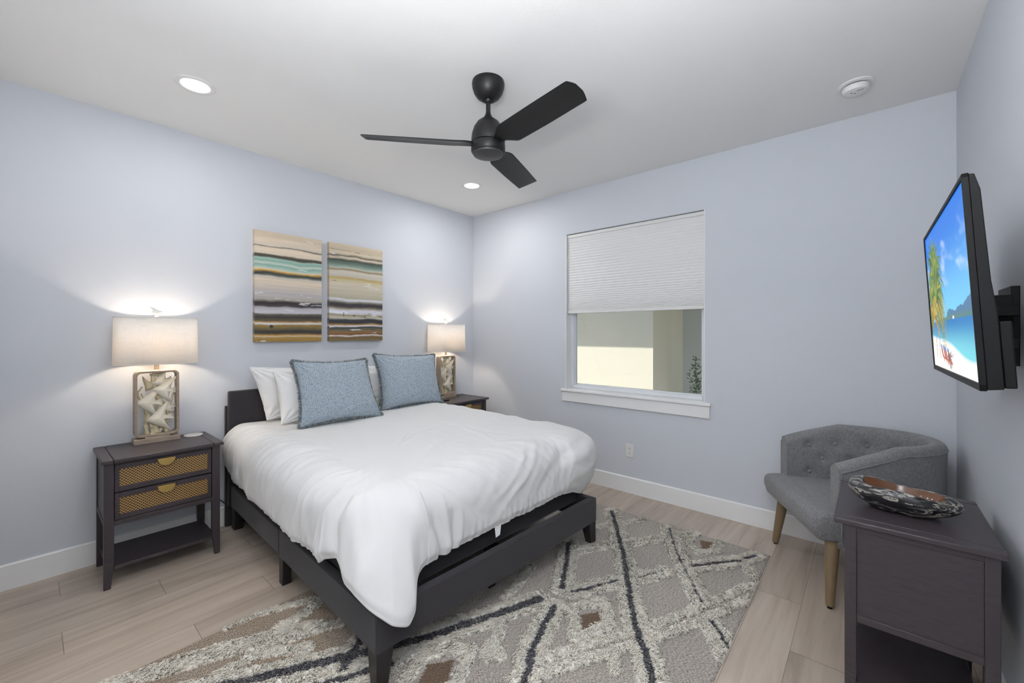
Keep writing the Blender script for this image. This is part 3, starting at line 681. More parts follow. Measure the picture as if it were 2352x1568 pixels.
# ------------------------------------------------------------------ duvet
def make_duvet():
    xL, xF, yA, yB, rc = 0.10, 1.885, -2.36, -1.045, 0.14
    # perimeter control points: (s, hang length, max lean)
    segs = [('l', xF-rc-xL), ('c', rc*PI/2), ('f', (yB-rc)-(yA+rc)), ('c2', rc*PI/2), ('r', xF-rc-xL)]
    Ltot = sum(a for _, a in segs); NT_ = 860
    l0 = segs[0][1]; l1 = l0+segs[1][1]; l2 = l1+segs[2][1]; l3 = l2+segs[3][1]
    g_ = np.linspace(0, Ltot, 4000); wg = 1+2.6*(np.exp(-((g_-(l0+l1)/2)/.15)**4)+np.exp(-((g_-(l2+l3)/2)/.15)**4)); cw = np.concatenate([[0], np.cumsum(wg[1:])]); S = np.interp(np.linspace(0, cw[-1], NT_), cw, g_)
    px = np.zeros(NT_); py = np.zeros(NT_); nx = np.zeros(NT_); ny = np.zeros(NT_)
    for i, s in enumerate(S):
        if s < l0: px[i], py[i], nx[i], ny[i] = xL+s, yA, 0, -1
        elif s < l1:
            a = (s-l0)/rc; px[i] = xF-rc+rc*math.sin(a); py[i] = yA+rc-rc*math.cos(a); nx[i], ny[i] = math.sin(a), -math.cos(a)
        elif s < l2: px[i], py[i], nx[i], ny[i] = xF, yA+rc+(s-l1), 1, 0
        elif s < l3:
            a = (s-l2)/rc; px[i] = xF-rc+rc*math.cos(a); py[i] = yB-rc+rc*math.sin(a); nx[i], ny[i] = math.cos(a), math.sin(a)
        else: px[i], py[i], nx[i], ny[i] = xF-rc-(s-l3), yB, 0, 1
    # hang-length control
    cp = [(0, .33), (.08, .375), (.18, .42), (.4, .44), (.9, .445), (1.2, .45), (1.42, .455), (1.50, .45), (l0-.06, .445), (l0-.03, .425), (l0+.03, .385), (l0+.05, .40), (l0+.075, .445), (l0+.10, .480), (l0+.123, .53), (l0+.149, .585), (l0+.168, .60), (l0+.18, .56), (l0+.19, .465), (l0+.21, .432),
          (l1+.35, .428), (l1+.62, .434), (l1+.64, .440), (l1+.9, .43), (l2-.05, .432), (l2+.03, .45), (l2+.07, .49), (l2+.13, .55), (l2+.19, .60), (l3, .60), (l3+.08, .55), (l3+.25, .48), (Ltot, .46)]
    Hh = np.interp(S, [c[0] for c in cp], [c[1] for c in cp])
    k_ = np.hanning(7); k_ /= k_.sum(); Hh = np.convolve(np.pad(Hh, 3, 'edge'), k_, 'valid')
    Hh = Hh+0.010*(fbm(S*9, S*0, 4)-.47)+0.012*(fbm(S*26, S*0, 6, 2)-.37)
    lean = np.interp(S, [0, .2, 1.2, l0-.05, l0+.03, l0+.075, l0+.10, l0+.15, l0+.18, l0+.20, l1+.02, l1+.06, l2-.12, l2+.0, l2+.06, l2+.11, l3-.03, l3+.06, l3+.3, Ltot], [1.52, 1.50, 1.50, 1.48, 1.40, 1.18, 1.05, 1.06, 1.18, 1.42, 1.50, 1.50, 1.50, 1.46, 1.36, 1.30, 1.30, 1.36, 1.45, 1.50])
    # spine for the flat top
    qx = np.clip(px, xL, 1.25); qy = np.full(NT_, (yA+yB)/2)+0*py
    NA, NBk, NC = 56, 100, 7
    ta = np.linspace(0, 1, NA+1)[:-1]
    R = 0.165
    Pts = np.zeros((NT_, NA+NBk+NC, 3)); H = np.zeros((NT_, NA+NBk+NC)); TA = np.zeros_like(H)
    for k, t in enumerate(ta):
        Pts[:, k, 0] = qx+(px-qx)*t; Pts[:, k, 1] = qy+(py-qy)*t; H[:, k] = -(1-t)*1.0
    hb_ = np.linspace(0, 1, NBk)
    for k, t in enumerate(hb_):
        h = Hh*t; th = np.minimum(h/R, lean); rest = np.maximum(0, h-lean*R)
        out = R*np.sin(th)+rest*np.cos(lean); dz = R*(1-np.cos(th))+rest*np.sin(lean)
        Pts[:, NA+k, 0] = px+nx*out; Pts[:, NA+k, 1] = py+ny*out; Pts[:, NA+k, 2] = -dz; H[:, NA+k] = h
    X = Pts[..., 0]; Y = Pts[..., 1]
    # crown + gentle puffiness of the top
    topz = 0.726+0.028*sstep(-2.3, -1.2, Y)+0.012*np.exp(-((X-1.1)/.7)**2)-0.012*sstep(1.4, 2.0, X)
    Pts[..., 2] += topz
    Ss = np.repeat(S[:, None], H.shape[1], 1); Hp = np.clip(H, 0, None)
    # outward normals (perimeter blended with up)
    thn = np.minimum(Hp/R, 1.5); NXv = nx[:, None]*np.sin(thn); NYv = ny[:, None]*np.sin(thn); NZv = np.cos(thn)
    disp = np.zeros_like(H)
    # broad undulation everywhere
    disp += 0.020*(fbm(X*2.3, Y*2.6, 1)-.47)+0.010*(fbm(X*5+Y*2, Y*6, 12)-.47)
    # folds running over the left edge, sweeping toward the head as they fall
    def strokes(lst):
        d = np.zeros_like(H)
        for (s0, h0, s1, h1, wdt, amp) in lst:
            ds, dh = s1-s0, h1-h0; L = math.hypot(ds, dh); ux, uy = ds/L, dh/L
            a = (Ss-s0)*ux+(H-h0)*uy; b = -(Ss-s0)*uy+(H-h0)*ux+0.012*np.sin(a*13+s0*9)
            env = sstep(-0.04, L*.35, a)*(1-sstep(L*.65, L+.05, a)); d += amp*env*np.exp(-(b/wdt)**2)
        return d
    r2 = random.Random(5); st = []
    for i in range(30):
        s0 = .05+1.65*i/30+r2.uniform(-.03, .03); ln = r2.uniform(.28, .50); top = r2.uniform(-.12, .10)
        st.append((s0+.10*r2.uniform(.5, 1.4), top, s0-.05*r2.uniform(.2, 1.6), top+ln, r2.uniform(.010, .024), r2.choice((1, 1, -1))*r2.uniform(.006, .013)))
    for i in range(10):   # finer, near the head corner
        s0 = .02+.035*i; st.append((s0+.05, r2.uniform(-.02, .1), s0-.01, r2.uniform(.28, .38), .008, r2.choice((1, -1))*r2.uniform(.002, .005)))
    # deep folds beside the corner flap
    st += [(l0+.03, -.02, l0-.10, .40, .040, -.020), (l0-.10, .10, l0-.22, .46, .030, .013), (l0+.055, .06, l0+.030, .42, .014, -.026), (l0+.10, .04, l0+.09, .50, .020, .016), (l0-.02, .18, l0-.05, .45, .014, .014),
           (l0+.06, -.15, l0+.05, .55, .014, .009), (l0+.10, -.10, l0+.10, .60, .010, -.007), (l0-.02, -.25, l0+.02, .50, .030, .010), (l0+.12, .05, l0+.15, .50, .018, -.006), (l1-.02, .12, l1+.045, .46, .022, .014), (l1+.05, .20, l1+.075, .50, .016, -.018),
           (l1+.10, .18, l1+.11, .47, .016, .012), (l1+.15, .24, l1+.135, .47, .010, -.012), (l1+.19, .26, l1+.17, .46, .012, .010)]
    # foot side: long slanting sags
    for i in range(16):
        s0 = l1+.25+.85*i/16+r2.uniform(-.03, .03); st.append((s0+.34, r2.uniform(.0, .16), s0-.02, r2.uniform(.26, .44), r2.uniform(.012, .03), r2.choice((1, -1, 1))*r2.uniform(.0015, .005)))
    for i in range(7): s0 = l2-.16+i*.07; st.append((s0+.02, r2.uniform(0, .1), s0, .46, r2.uniform(.010, .02), r2.choice((1, -1))*r2.uniform(.003, .007)))
    disp += strokes(st)
    # soft gathers that follow the fall of the cloth, sweeping toward the head on the long side
    sw = np.where(Ss < l0, .55, np.where(Ss < l1, .0, -.9)); ph = Ss+sw*H; wgt = sstep(-.14, .10, H)
    disp += wgt*(.034*(fbm(ph*8, H*1.6+Ss*.5, 31, 2)-.37)+.016*(fbm(ph*19, H*2.6, 37, 2)-.37))*np.where(Ss < l1, 1.0, .75)
    disp += wgt*sstep(.03, .2, H)*.018*(np.abs(fbm(ph*12, H*2.0, 41, 2)-.37)-.07)
    # creases on the top
    tops = [(1.05, -1.35, 1.95, -1.62, .016, .004), (1.30, -1.85, 1.52, -2.03, .014, -.006), (1.36, -1.80, 1.50, -1.98, .010, .006), (.75, -1.10, 1.5, -1.18, .02, .004), (.95, -1.9, 1.5, -2.2, .03, -.005),
            (1.1, -1.5, 1.9, -1.4, .025, -.004), (1.55, -1.7, 1.85, -2.2, .03, .005), (.8, -2.1, 1.2, -2.3, .02, .004), (.7, -1.25, .7, -2.0, .02, -.003), (1.28, -1.1, 1.28, -2.2, .02, -.003)]
    for x0, y0, x1, y1, wd_, am in tops:
        dx, dy = x1-x0, y1-y0; L = math.hypot(dx, dy); ux, uy = dx/L, dy/L
        a = (X-x0)*ux+(Y-y0)*uy; b = -(X-x0)*uy+(Y-y0)*ux+.02*np.sin(a*6)
        disp += am*sstep(-.05, L*.3, a)*(1-sstep(L*.7, L+.05, a))*np.exp(-(b/wd_)**2)*(H < .12)
    # puckers at the hem seam
    fr = np.clip(Hp/Hh[:, None], 0, 1); disp += sstep(.72, 1, fr)*(0.006*np.sin(Ss*150+4*fbm(Ss*6, Ss*0, 3))*fbm(Ss*10, Ss*0, 8)+0.010*(fbm(Ss*22, H*6, 9)-.47))
    disp -= 0.012*sstep(.90, 1, fr)**2
    disp += .014*np.sin(np.clip(fr, 0, 1)*PI)*sstep(.0, .1, Hp)          # filling makes the drop bulge
    bw_ = np.exp(-((Ss-(l2+l3)/2-.02)/.15)**2)*.135*np.sin(np.clip(fr, 0, 1)**.85*PI); Pts[..., 0] += nx[:, None]*bw_; Pts[..., 1] += ny[:, None]*bw_
    Pts[..., 0] += NXv*disp; Pts[..., 1] += NYv*disp; Pts[..., 2] += NZv*disp
    # hem rolls under
    last = Pts[:, NA+NBk-1].copy()
    for k in range(NC):
        a = (k+1)/NC*PI; r = .011
        inn = r*(1-math.cos(a)); dn = r*math.sin(a)*1.0-(0.05*max(0, k-3)/NC)
        Pts[:, NA+NBk+k, 0] = last[:, 0]-nx*inn; Pts[:, NA+NBk+k, 1] = last[:, 1]-ny*inn; Pts[:, NA+NBk+k, 2] = last[:, 2]-dn
    keep = np.minimum(Pts[..., 0], 5)
    Pts[..., 0] = np.maximum(Pts[..., 0], 0.095)
    nvv = Pts.shape[1]; me = npmesh('duvet', Pts.reshape(-1, 3), gridfaces(NT_, nvv))
    bm = bmesh.new(); bm.from_mesh(me); bmesh.ops.remove_doubles(bm, verts=bm.verts, dist=0.0004); bmesh.ops.recalc_face_normals(bm, faces=bm.faces); bm.to_mesh(me); bm.free()
    o = on_bed(link('duvet', me, M['duvet'], smooth=True, ang=180))
    ss = o.modifiers.new('sm', 'SMOOTH'); ss.iterations = 2; ss.factor = .5
    return tag(o, 'rumpled white duvet spread over the bed with one corner hanging over the foot', 'duvet')
make_duvet()
dt = MB(); dt.add([(2.048, -1.80, .405), (2.048, -1.75, .40), (2.058, -1.77, .345), (2.058, -1.80, .340)], [(0, 1, 2, 3)])
dto = dt.build('care_label', pmat('white_tag', (225, 225, 225), .7), bpy.data.objects['duvet'])
m_ = dto.modifiers.new('s', 'SOLIDIFY'); m_.thickness = .001

# ------------------------------------------------------------------ pillows
def pillow(name, BL, BR, TL, TR, thick, mat, seed, concave=.06, wr=.006, power=.42, sag=0.0, texamp=0.0):
    BL, BR, TL, TR = map(lambda p: np.array(p, float), (BL, BR, TL, TR)); n = 90
    u = np.sin(np.linspace(-1, 1, n)*PI/2); U, V = np.meshgrid(u, u, indexing='ij')
    cu = U*(1-concave*(1-V*V)*np.abs(U)**3); cv = V*(1-concave*(1-U*U)*np.abs(V)**3)
    a = ((cu+1)/2)[..., None]; b = ((cv+1)/2)[..., None]
    P = (BL*(1-a)+BR*a)*(1-b)+(TL*(1-a)+TR*a)*b
    nrm = np.cross(BR-BL, TL-BL); nrm /= np.linalg.norm(nrm)
    t = np.clip((1-U**2)*(1-V**2), 0, 1)**power*thick/2
    t = t*(1-.16*V) if sag else t
    rr = np.sqrt(U**2+V**2)
    w = wr*(fbm(U*3+seed, V*3, seed)-.47)*2*np.clip((1-U**2)*(1-V**2), 0, 1)**.3
    # radiating creases from corners
    for sx in (-1, 1):
        for sy in (-1, 1):
            an = np.arctan2(V-sy, U-sx); d = np.hypot(U-sx, V-sy); w += wr*.9*np.sin(an*15+seed+sx)*np.exp(-(d-.35)**2/.06)
    edge = 0.012*(fbm((U+V)*4, (U-V)*4, seed+5)-.47)
    P = P+nrm*edge[..., None]*(rr**2)[..., None]
    front = P+nrm*(t+w)[..., None]; back = P-nrm*(t*.9-w*.3)[..., None]
    V_ = np.concatenate([front.reshape(-1, 3), back.reshape(-1, 3)]); F = gridfaces(n, n); F2 = F[:, ::-1]+n*n
    me = npmesh(name, V_, np.concatenate([F, F2]))
    bm = bmesh.new(); bm.from_mesh(me); bmesh.ops.remove_doubles(bm, verts=bm.verts, dist=0.0006); bmesh.ops.recalc_face_normals(bm, faces=bm.faces); bm.to_mesh(me); bm.free()
    rim = np.concatenate([P[:, 0], P[-1, :], P[::-1, -1], P[0, ::-1]])
    return me, rim, nrm
def add_pillow(label, *a, **k):
    me, rim, nrm = pillow('pillow', *a, **k); o = link('pillow', me, M['pillow'], smooth=True, ang=180); return tag(o, label, 'pillow', 'white bed pillows')
add_pillow('white pillow with a pointed corner, rearmost on the left against the headboard', (.200, -2.27, .745), (.200, -1.68, .745), (.165, -2.375, 1.138), (.150, -1.66, 1.10), .16, 'p', 3, concave=.05)
add_pillow('white pillow leaning in front of another, just left behind the left blue cushion', (.405, -2.245, .742), (.405, -1.65, .742), (.295, -2.265, 1.112), (.295, -1.66, 1.10), .17, 'p', 8, concave=.05)
add_pillow('white pillow showing between the two blue cushions', (.285, -1.60, .755), (.285, -.98, .755), (.215, -1.61, 1.10), (.215, -1.0, 1.10), .18, 'p', 15, concave=.05)
def wovenblue():
    t = NT('blue_textured_weave'); v = t.coords('UV', (60, 60, 1)); 
    vo = t.n('TexVoronoi', feature='F1'); vo.inputs['Scale'].default_value = 1.0; vo.inputs['Randomness'].default_value = .55
    mp = t.n('Mapping'); mp.inputs['Scale'].default_value = (.85, 1.7, 1); t.l(v, mp.inputs[0]); t.l(mp.outputs[0], vo.inputs['Vector'])
    d = vo.outputs['Distance']; g = t.noise(mp.outputs[0], .18, 3)
    c = t.ramp(d, [(0.15, lin((196, 206, 214))), (0.55, lin((163, 177, 189))), (0.85, lin((108, 124, 138)))])
    c = t.mix(t.math('MULTIPLY', g, .30), c, lina((136, 151, 166)))
    t.l(c, t.b.inputs['Base Color']); t.b.inputs['Roughness'].default_value = .95; t.b.inputs['Sheen Weight'].default_value = .2
    nd = t.math('SUBTRACT', 1.0, d); t.bump(nd, .9, .006); return t.m
M['blue'] = wovenblue()
def fringe_mat():
    t = NT('fringe_yarn'); at = t.n('VertexColor', layer_name='col'); t.l(at.outputs[0], t.b.inputs['Base Color']); t.b.inputs['Roughness'].default_value = .95; return t.m
M['fringe'] = fringe_mat()
def cushion(label, BL, BR, TL, TR, seed):
    me, rim, nrm = pillow('throw_cushion', BL, BR, TL, TR, .20, None, seed, concave=.095, wr=.005, power=.40)
    # UVs from the corner frame
    BLa, BRa, TLa = map(np.array, (BL, BR, TL)); ex = BRa-BLa; ey = TLa-BLa
    uvl = me.uv_layers.new(name='UVMap'); co = np.zeros(len(me.vertices)*3); me.vertices.foreach_get('co', co); co = co.reshape(-1, 3)-BLa
    uu = co@ex/(ex@ex); vv = co@ey/(ey@ey); li = np.zeros(len(me.loops), dtype=np.int32); me.loops.foreach_get('vertex_index', li)
    uvl.data.foreach_set('uv', np.stack([uu[li], vv[li]], 1).ravel())
    o = link('throw_cushion', me, M['blue'], smooth=True, ang=180); tag(o, label, 'cushion', 'fringed blue throw cushions')
    cen = rim.mean(0); N = 5200; idx = rng.random(N)*(len(rim)-1); k = idx.astype(int); f = (idx-k)[:, None]
    p = rim[k]*(1-f)+rim[k+1]*f; tan = rim[k+1]-rim[k]; tan /= np.linalg.norm(tan, axis=1)[:, None]+1e-9
    out = np.cross(tan, nrm); out *= np.sign(np.einsum('ij,ij->i', out, p-cen))[:, None]
    d = out+tan*rng.normal(0, .55, (N, 1))+nrm*rng.normal(0, .45, (N, 1)); d /= np.linalg.norm(d, axis=1)[:, None]
    ln = rng.uniform(.014, .028, (N, 1)); w = tan*.0015; p = p+nrm*rng.normal(0, .0035, (N, 1))-out*.003
    mid = p+d*ln*.6+nrm*rng.normal(0, .003, (N, 1)); tip = p+d*ln
    V = np.stack([p-w, p+w, mid+w, mid-w, tip], 1).reshape(-1, 3); b = np.arange(N)[:, None]*5
    F = np.concatenate([b+np.array([[0, 1, 2]]), b+np.array([[0, 2, 3]]), b+np.array([[3, 2, 4]])])
    fm = npmesh('fringe', V, F); pal = np.array([lin(c) for c in ((92, 108, 120), (128, 142, 152), (70, 84, 96), (190, 186, 170), (150, 150, 140), (110, 130, 146))])
    # npmesh.validate keeps vertex order
    C = np.repeat(pal[rng.integers(0, len(pal), N)], 5, 0); setcol(fm, C); fo = link('fringe', fm, M['fringe'], o)
    # rope seam along the edge
    sm = MB().tube([tuple(q) for q in rim[::3]], .0045, 6, closed=True).build('seam', pmat('seam_yarn', (92, 112, 128), .9), o, smooth=True)
    return o
cushion('fringed blue woven cushion on the left, nearer the camera', (.615, -2.205, .742), (.685, -1.635, .748), (.435, -2.185, 1.175), (.49, -1.655, 1.168), 4)
cushion('fringed blue woven cushion on the right, nearer the far corner', (.520, -1.525, .752), (.575, -.955, .758), (.335, -1.485, 1.193), (.405, -.905, 1.175), 9)

# ------------------------------------------------------------------ armchair
ch = thing('armchair', 'grey tweed barrel armchair with button-tufted back in the far right corner', 'chair', (3.16, -0.515, 0), (0, 0, math.atan2(-0.875, 0.484)))
# local x = sideways (near side +), local y = backwards
def chair_shell():
    NP, = (130,); al = np.linspace(0, PI, NP); ex = 2/2.15
    def plan(a, A, Bv, v0): return (-A*np.sign(np.cos(a))*np.abs(np.cos(a))**ex, v0+Bv*np.abs(np.sin(a))**ex)
    v0 = .095
    # resample by arc length
    aa = np.linspace(0, PI, 2000); u_, v_ = plan(aa, .300, .600, v0); L = np.concatenate([[0], np.cumsum(np.hypot(np.diff(u_), np.diff(v_)))]); q = np.linspace(0, L[-1], NP)
    u = np.interp(q, L, u_); v = np.interp(q, L, v_); du = np.gradient(u); dv = np.gradient(v); l = np.hypot(du, dv); nu_, nv_ = dv/l, -du/l    # candidate normal
    cen = np.array([0, .35]); sg = np.sign((u-cen[0])*nu_+(v-cen[1])*nv_); nu_ *= sg; nv_ *= sg   # outward
    top = .712+.095*np.clip((v-v0)/.30, 0, 1)**.9
    btn = []
    V = []; NK = 60; T_ = .036
    for i in range(NP):
        zt = top[i]; zb_o = .30; zb_i = .40; h = zt-T_*.9; prof = []
        for k in range(26): s = k/25; prof.append((-T_, zb_i+(h-zb_i)*s))       # inner face up
        for k in range(1, 9): a = PI-PI*k/9; prof.append((T_*math.cos(a), h+T_*.95*math.sin(a)))
        for k in range(26): s = k/25; prof.append((T_-(0.006*s), h-(h-zb_o)*s))
        V.append([(u[i]+nu_[i]*o, v[i]+nv_[i]*o, z) for o, z in prof])
    V = np.array(V); nk = V.shape[1]
    inner = np.arange(nk) < 27
    Q = q[:, None]*np.ones((1, nk)); Zc = V[..., 2]; Lq = L[-1]
    rows = [(.690, [(Lq/2+d) for d in (-.60, -.46, -.30, -.15, 0, .15, .30, .46)]), (.595, [(Lq/2+d) for d in (-.53, -.38, -.225, -.075, .075, .225, .38)]), (.505, [(Lq/2+d) for d in (-.60, -.46, -.30, -.15, 0, .15, .30, .46)])]
    dep = np.zeros_like(Zc)
    for zr, qs in rows:
        for qq in qs:
            zz_ = zr+(.02 if zr > .6 else .01)*sstep(.45, .05, abs(qq-Lq/2)) if True else zr
            if zz_ > np.interp(qq, q, top)-.07: zz_ = np.interp(qq, q, top)-.085
            d2 = ((Q-qq)/.030)**2+((Zc-zz_)/.026)**2; dep += .019*np.exp(-d2)
            btn.append((qq, zz_))
    puff = .010*np.sin(np.clip((Zc-.42)/.36, 0, 1)*PI)
    off = (puff-np.minimum(dep, .022))*inner
    V[..., 0] -= nu_[:, None]*off; V[..., 1] -= nv_[:, None]*off
    F = gridfaces(NP, nk).tolist(); b = MB(); b.add(V.reshape(-1, 3).tolist(), F); b.add(V[0].tolist(), [tuple(range(nk))]); b.add(V[-1].tolist(), [tuple(range(nk))])
    me = b.mesh(); bm = bmesh.new(); bm.from_mesh(me); bmesh.ops.remove_doubles(bm, verts=bm.verts, dist=1e-5); bmesh.ops.recalc_face_normals(bm, faces=bm.faces); bm.to_mesh(me); bm.free()
    back = link('backrest', me, M['chairfab'], ch, smooth=True, ang=60)
    for qq, zz_ in btn:
        un, vn = np.interp(qq, q, u), np.interp(qq, q, v); a, c = np.interp(qq, q, nu_), np.interp(qq, q, nv_)
        p = Vector((un-a*(T_-.005), vn-c*(T_-.005), zz_)); m = Matrix.Translation(p) @ Vector((-a, -c, 0)).to_track_quat('Z', 'Y').to_matrix().to_4x4()
        MB().lathe([(0, .0075), (.006, .0065), (.0105, .003), (.0115, 0), (0, 0)], 14, m=m).build('button', M['chairfab'], back, smooth=True)
    # piping on the outer top edge and down the arm fronts
    w = MB(); pth = [(u[i]+nu_[i]*(T_+.001), v[i]+nv_[i]*(T_+.001), top[i]-T_*1.05) for i in range(0, NP, 2)]
    pth = [(pth[0][0], pth[0][1]-.0005, .33)]+pth+[(pth[-1][0], pth[-1][1]-.0005, .33)]
    w.tube(pth, .0035, 8); w.build('piping', M['chairfab'], back, smooth=True)
    # underside skirt / seat base
    ins = [(u[i]-nu_[i]*.0, v[i]-nv_[i]*.0) for i in range(NP)]
    MB().prism(ins, lambda a, b_: (a, b_, .300), lambda a, b_: (a, b_, .345)).build('seat_base', M['chairfab'], ch)
chair_shell()
seat_pts = [(-.325, -.035), (.325, -.035), (.335, .0), (.335, .105), (.262, .118), (.262, .42), (.19, .57), (.08, .64), (-.08, .64), (-.19, .57), (-.262, .42), (-.262, .118), (-.335, .105), (-.335, .0)]
s_ = MB(); n = len(seat_pts)
levels = [(.325, .965, .03), (.345, .985, .012), (.40, 1.0, 0), (.445, 1.0, 0.004), (.462, .97, .012), (.470, .90, .03)]
V = []; 
for z, k, dy in levels: V += [(x*k, .018+.28+(y-.28)*k+dy*(1 if y < .1 else 0), z) for x, y in seat_pts]
F = []
for a in range(len(levels)-1):
    for i in range(n): j = (i+1) % n; F.append((a*n+i, a*n+j, (a+1)*n+j, (a+1)*n+i))
F += [tuple(range(n)), tuple((len(levels)-1)*n+i for i in range(n))]
s_.add(V, F).build('seat', M['chairfab'], ch, bev=0.012, seg=3)
def cleg(bx, by, tx, ty, zt):
    m = 12; P0 = Vector((bx, by, 0.012)); P1 = Vector((tx, ty, zt)); b = MB().tube([P0, P0.lerp(P1, .04), P1], [.0185, .0195, .033], 20); o = b.build('leg', M['chairleg'], ch, smooth=True)
    MB().lathe([(0, 0), (.011, 0), (.012, .012), (0, .013)], 14, cx=bx, cy=by).build('foot_glide', M['black'], o)
cleg(-.325, .055, -.285, .09, .328); cleg(.332, .055, .285, .09, .328); cleg(-.25, .60, -.20, .50, .305); cleg(.25, .60, .20, .50, .305)

# ------------------------------------------------------------------ bowl
def bowlmat():
    t = NT('charred_marbled_wood'); v = t.coords('Object', (1, 3.2, 5)); n1 = t.noise(v, 9, 6, .62, 2.2)
    c = t.ramp(n1, [(0.40, lin((18, 18, 22))), (0.52, lin((34, 34, 40))), (0.575, lin((196, 190, 176))), (0.62, lin((58, 60, 70))), (0.70, lin((24, 24, 28)))])
    t.l(c, t.b.inputs['Base Color']); t.b.inputs['Roughness'].default_value = .28; t.b.inputs['Coat Weight'].default_value = .5
    t.bump(n1, .6, .006); return t.m
bw = thing('decorative_bowl', 'long oval marbled black and white wooden bowl on the right wall nightstand', 'bowl', (3.614, -1.238, 0.70), (0, 0, math.radians(-7)))
def bowl_part(prof, name, mat):
    N = 72; V = []; k = len(prof)
    for i in range(N):
        a = 2*PI*i/N; c, s = math.cos(a), math.sin(a); wob = 1+.03*math.sin(2*a+1)+.02*math.sin(5*a)+.012*math.sin(11*a+2)
        for r, z in prof:
            x = .156*r*c*wob*(1.0); y = .083*r*s*wob*(1-.10*c); V.append((x, y*1.06, z*1.14*(1+.06*math.sin(3*a)-.10*c)))
    F = gridfaces(N, k, True).tolist(); b = MB().add(V, F); return b.build(name, mat, bw, smooth=True, ang=180)
bowl_part([(0, .0005), (.42, .0), (.60, .005), (.80, .020), (.95, .038), (1.0, .052), (.985, .064), (.90, .073), (.80, .077), (.72, .075)], 'bowl_shell', bowlmat())
bowl_part([(.725, .0755), (.68, .066), (.60, .046), (.45, .030), (.2, .022), (0, .020)], 'bowl_hollow', pmat('polished_amber_wood', (104, 62, 32), .25, var=(8, (98, 62, 36), (1, 4, 1)), coat=.5))

# ------------------------------------------------------------------ television
def tvmat():
    t = NT('tv_picture'); at = t.n('VertexColor', layer_name='col'); t.b.inputs['Base Color'].default_value = (0.004, 0.004, 0.004, 1); t.b.inputs['Specular IOR Level'].default_value = .08; t.b.inputs['Roughness'].default_value = .3
    t.l(at.outputs[0], t.b.inputs['Emission Color']); t.b.inputs['Emission Strength'].default_value = 0.84; return t.m
tv = thing('television', 'flat television on the right wall showing a tropical beach', 'television', (3.706, -1.459, 1.500), (-0.004, -0.058, 0.006))
TW, TH = .90, .531
b_ = .011
MB().box(0.0, .012, -TW/2, TW/2, -TH/2, -TH/2+b_*1.5).box(0.0, .012, -TW/2, TW/2, TH/2-b_, TH/2).box(0, .012, -TW/2, -TW/2+b_, -TH/2, TH/2).box(0, .012, TW/2-b_, TW/2, -TH/2, TH/2).build('bezel', M['black'], tv, bev=.001)
MB().prism([(.012, -TH/2+.002), (.012, TH/2-.002), (.022, TH/2-.004), (.030, TH/2-.045), (.034, 0), (.040, -.08), (.040, -TH/2+.004)], lambda x, z: (x, -TW/2+.002, z), lambda x, z: (x, TW/2-.002, z)).build('back_cover', M['black'], tv, bev=.002)
jb = MB().box(.041, .062, -TW/2+.010, TW/2-.10, -TH/2+.006, -TH/2+.165).build('connector_housing', M['black'], tv, bev=.003)
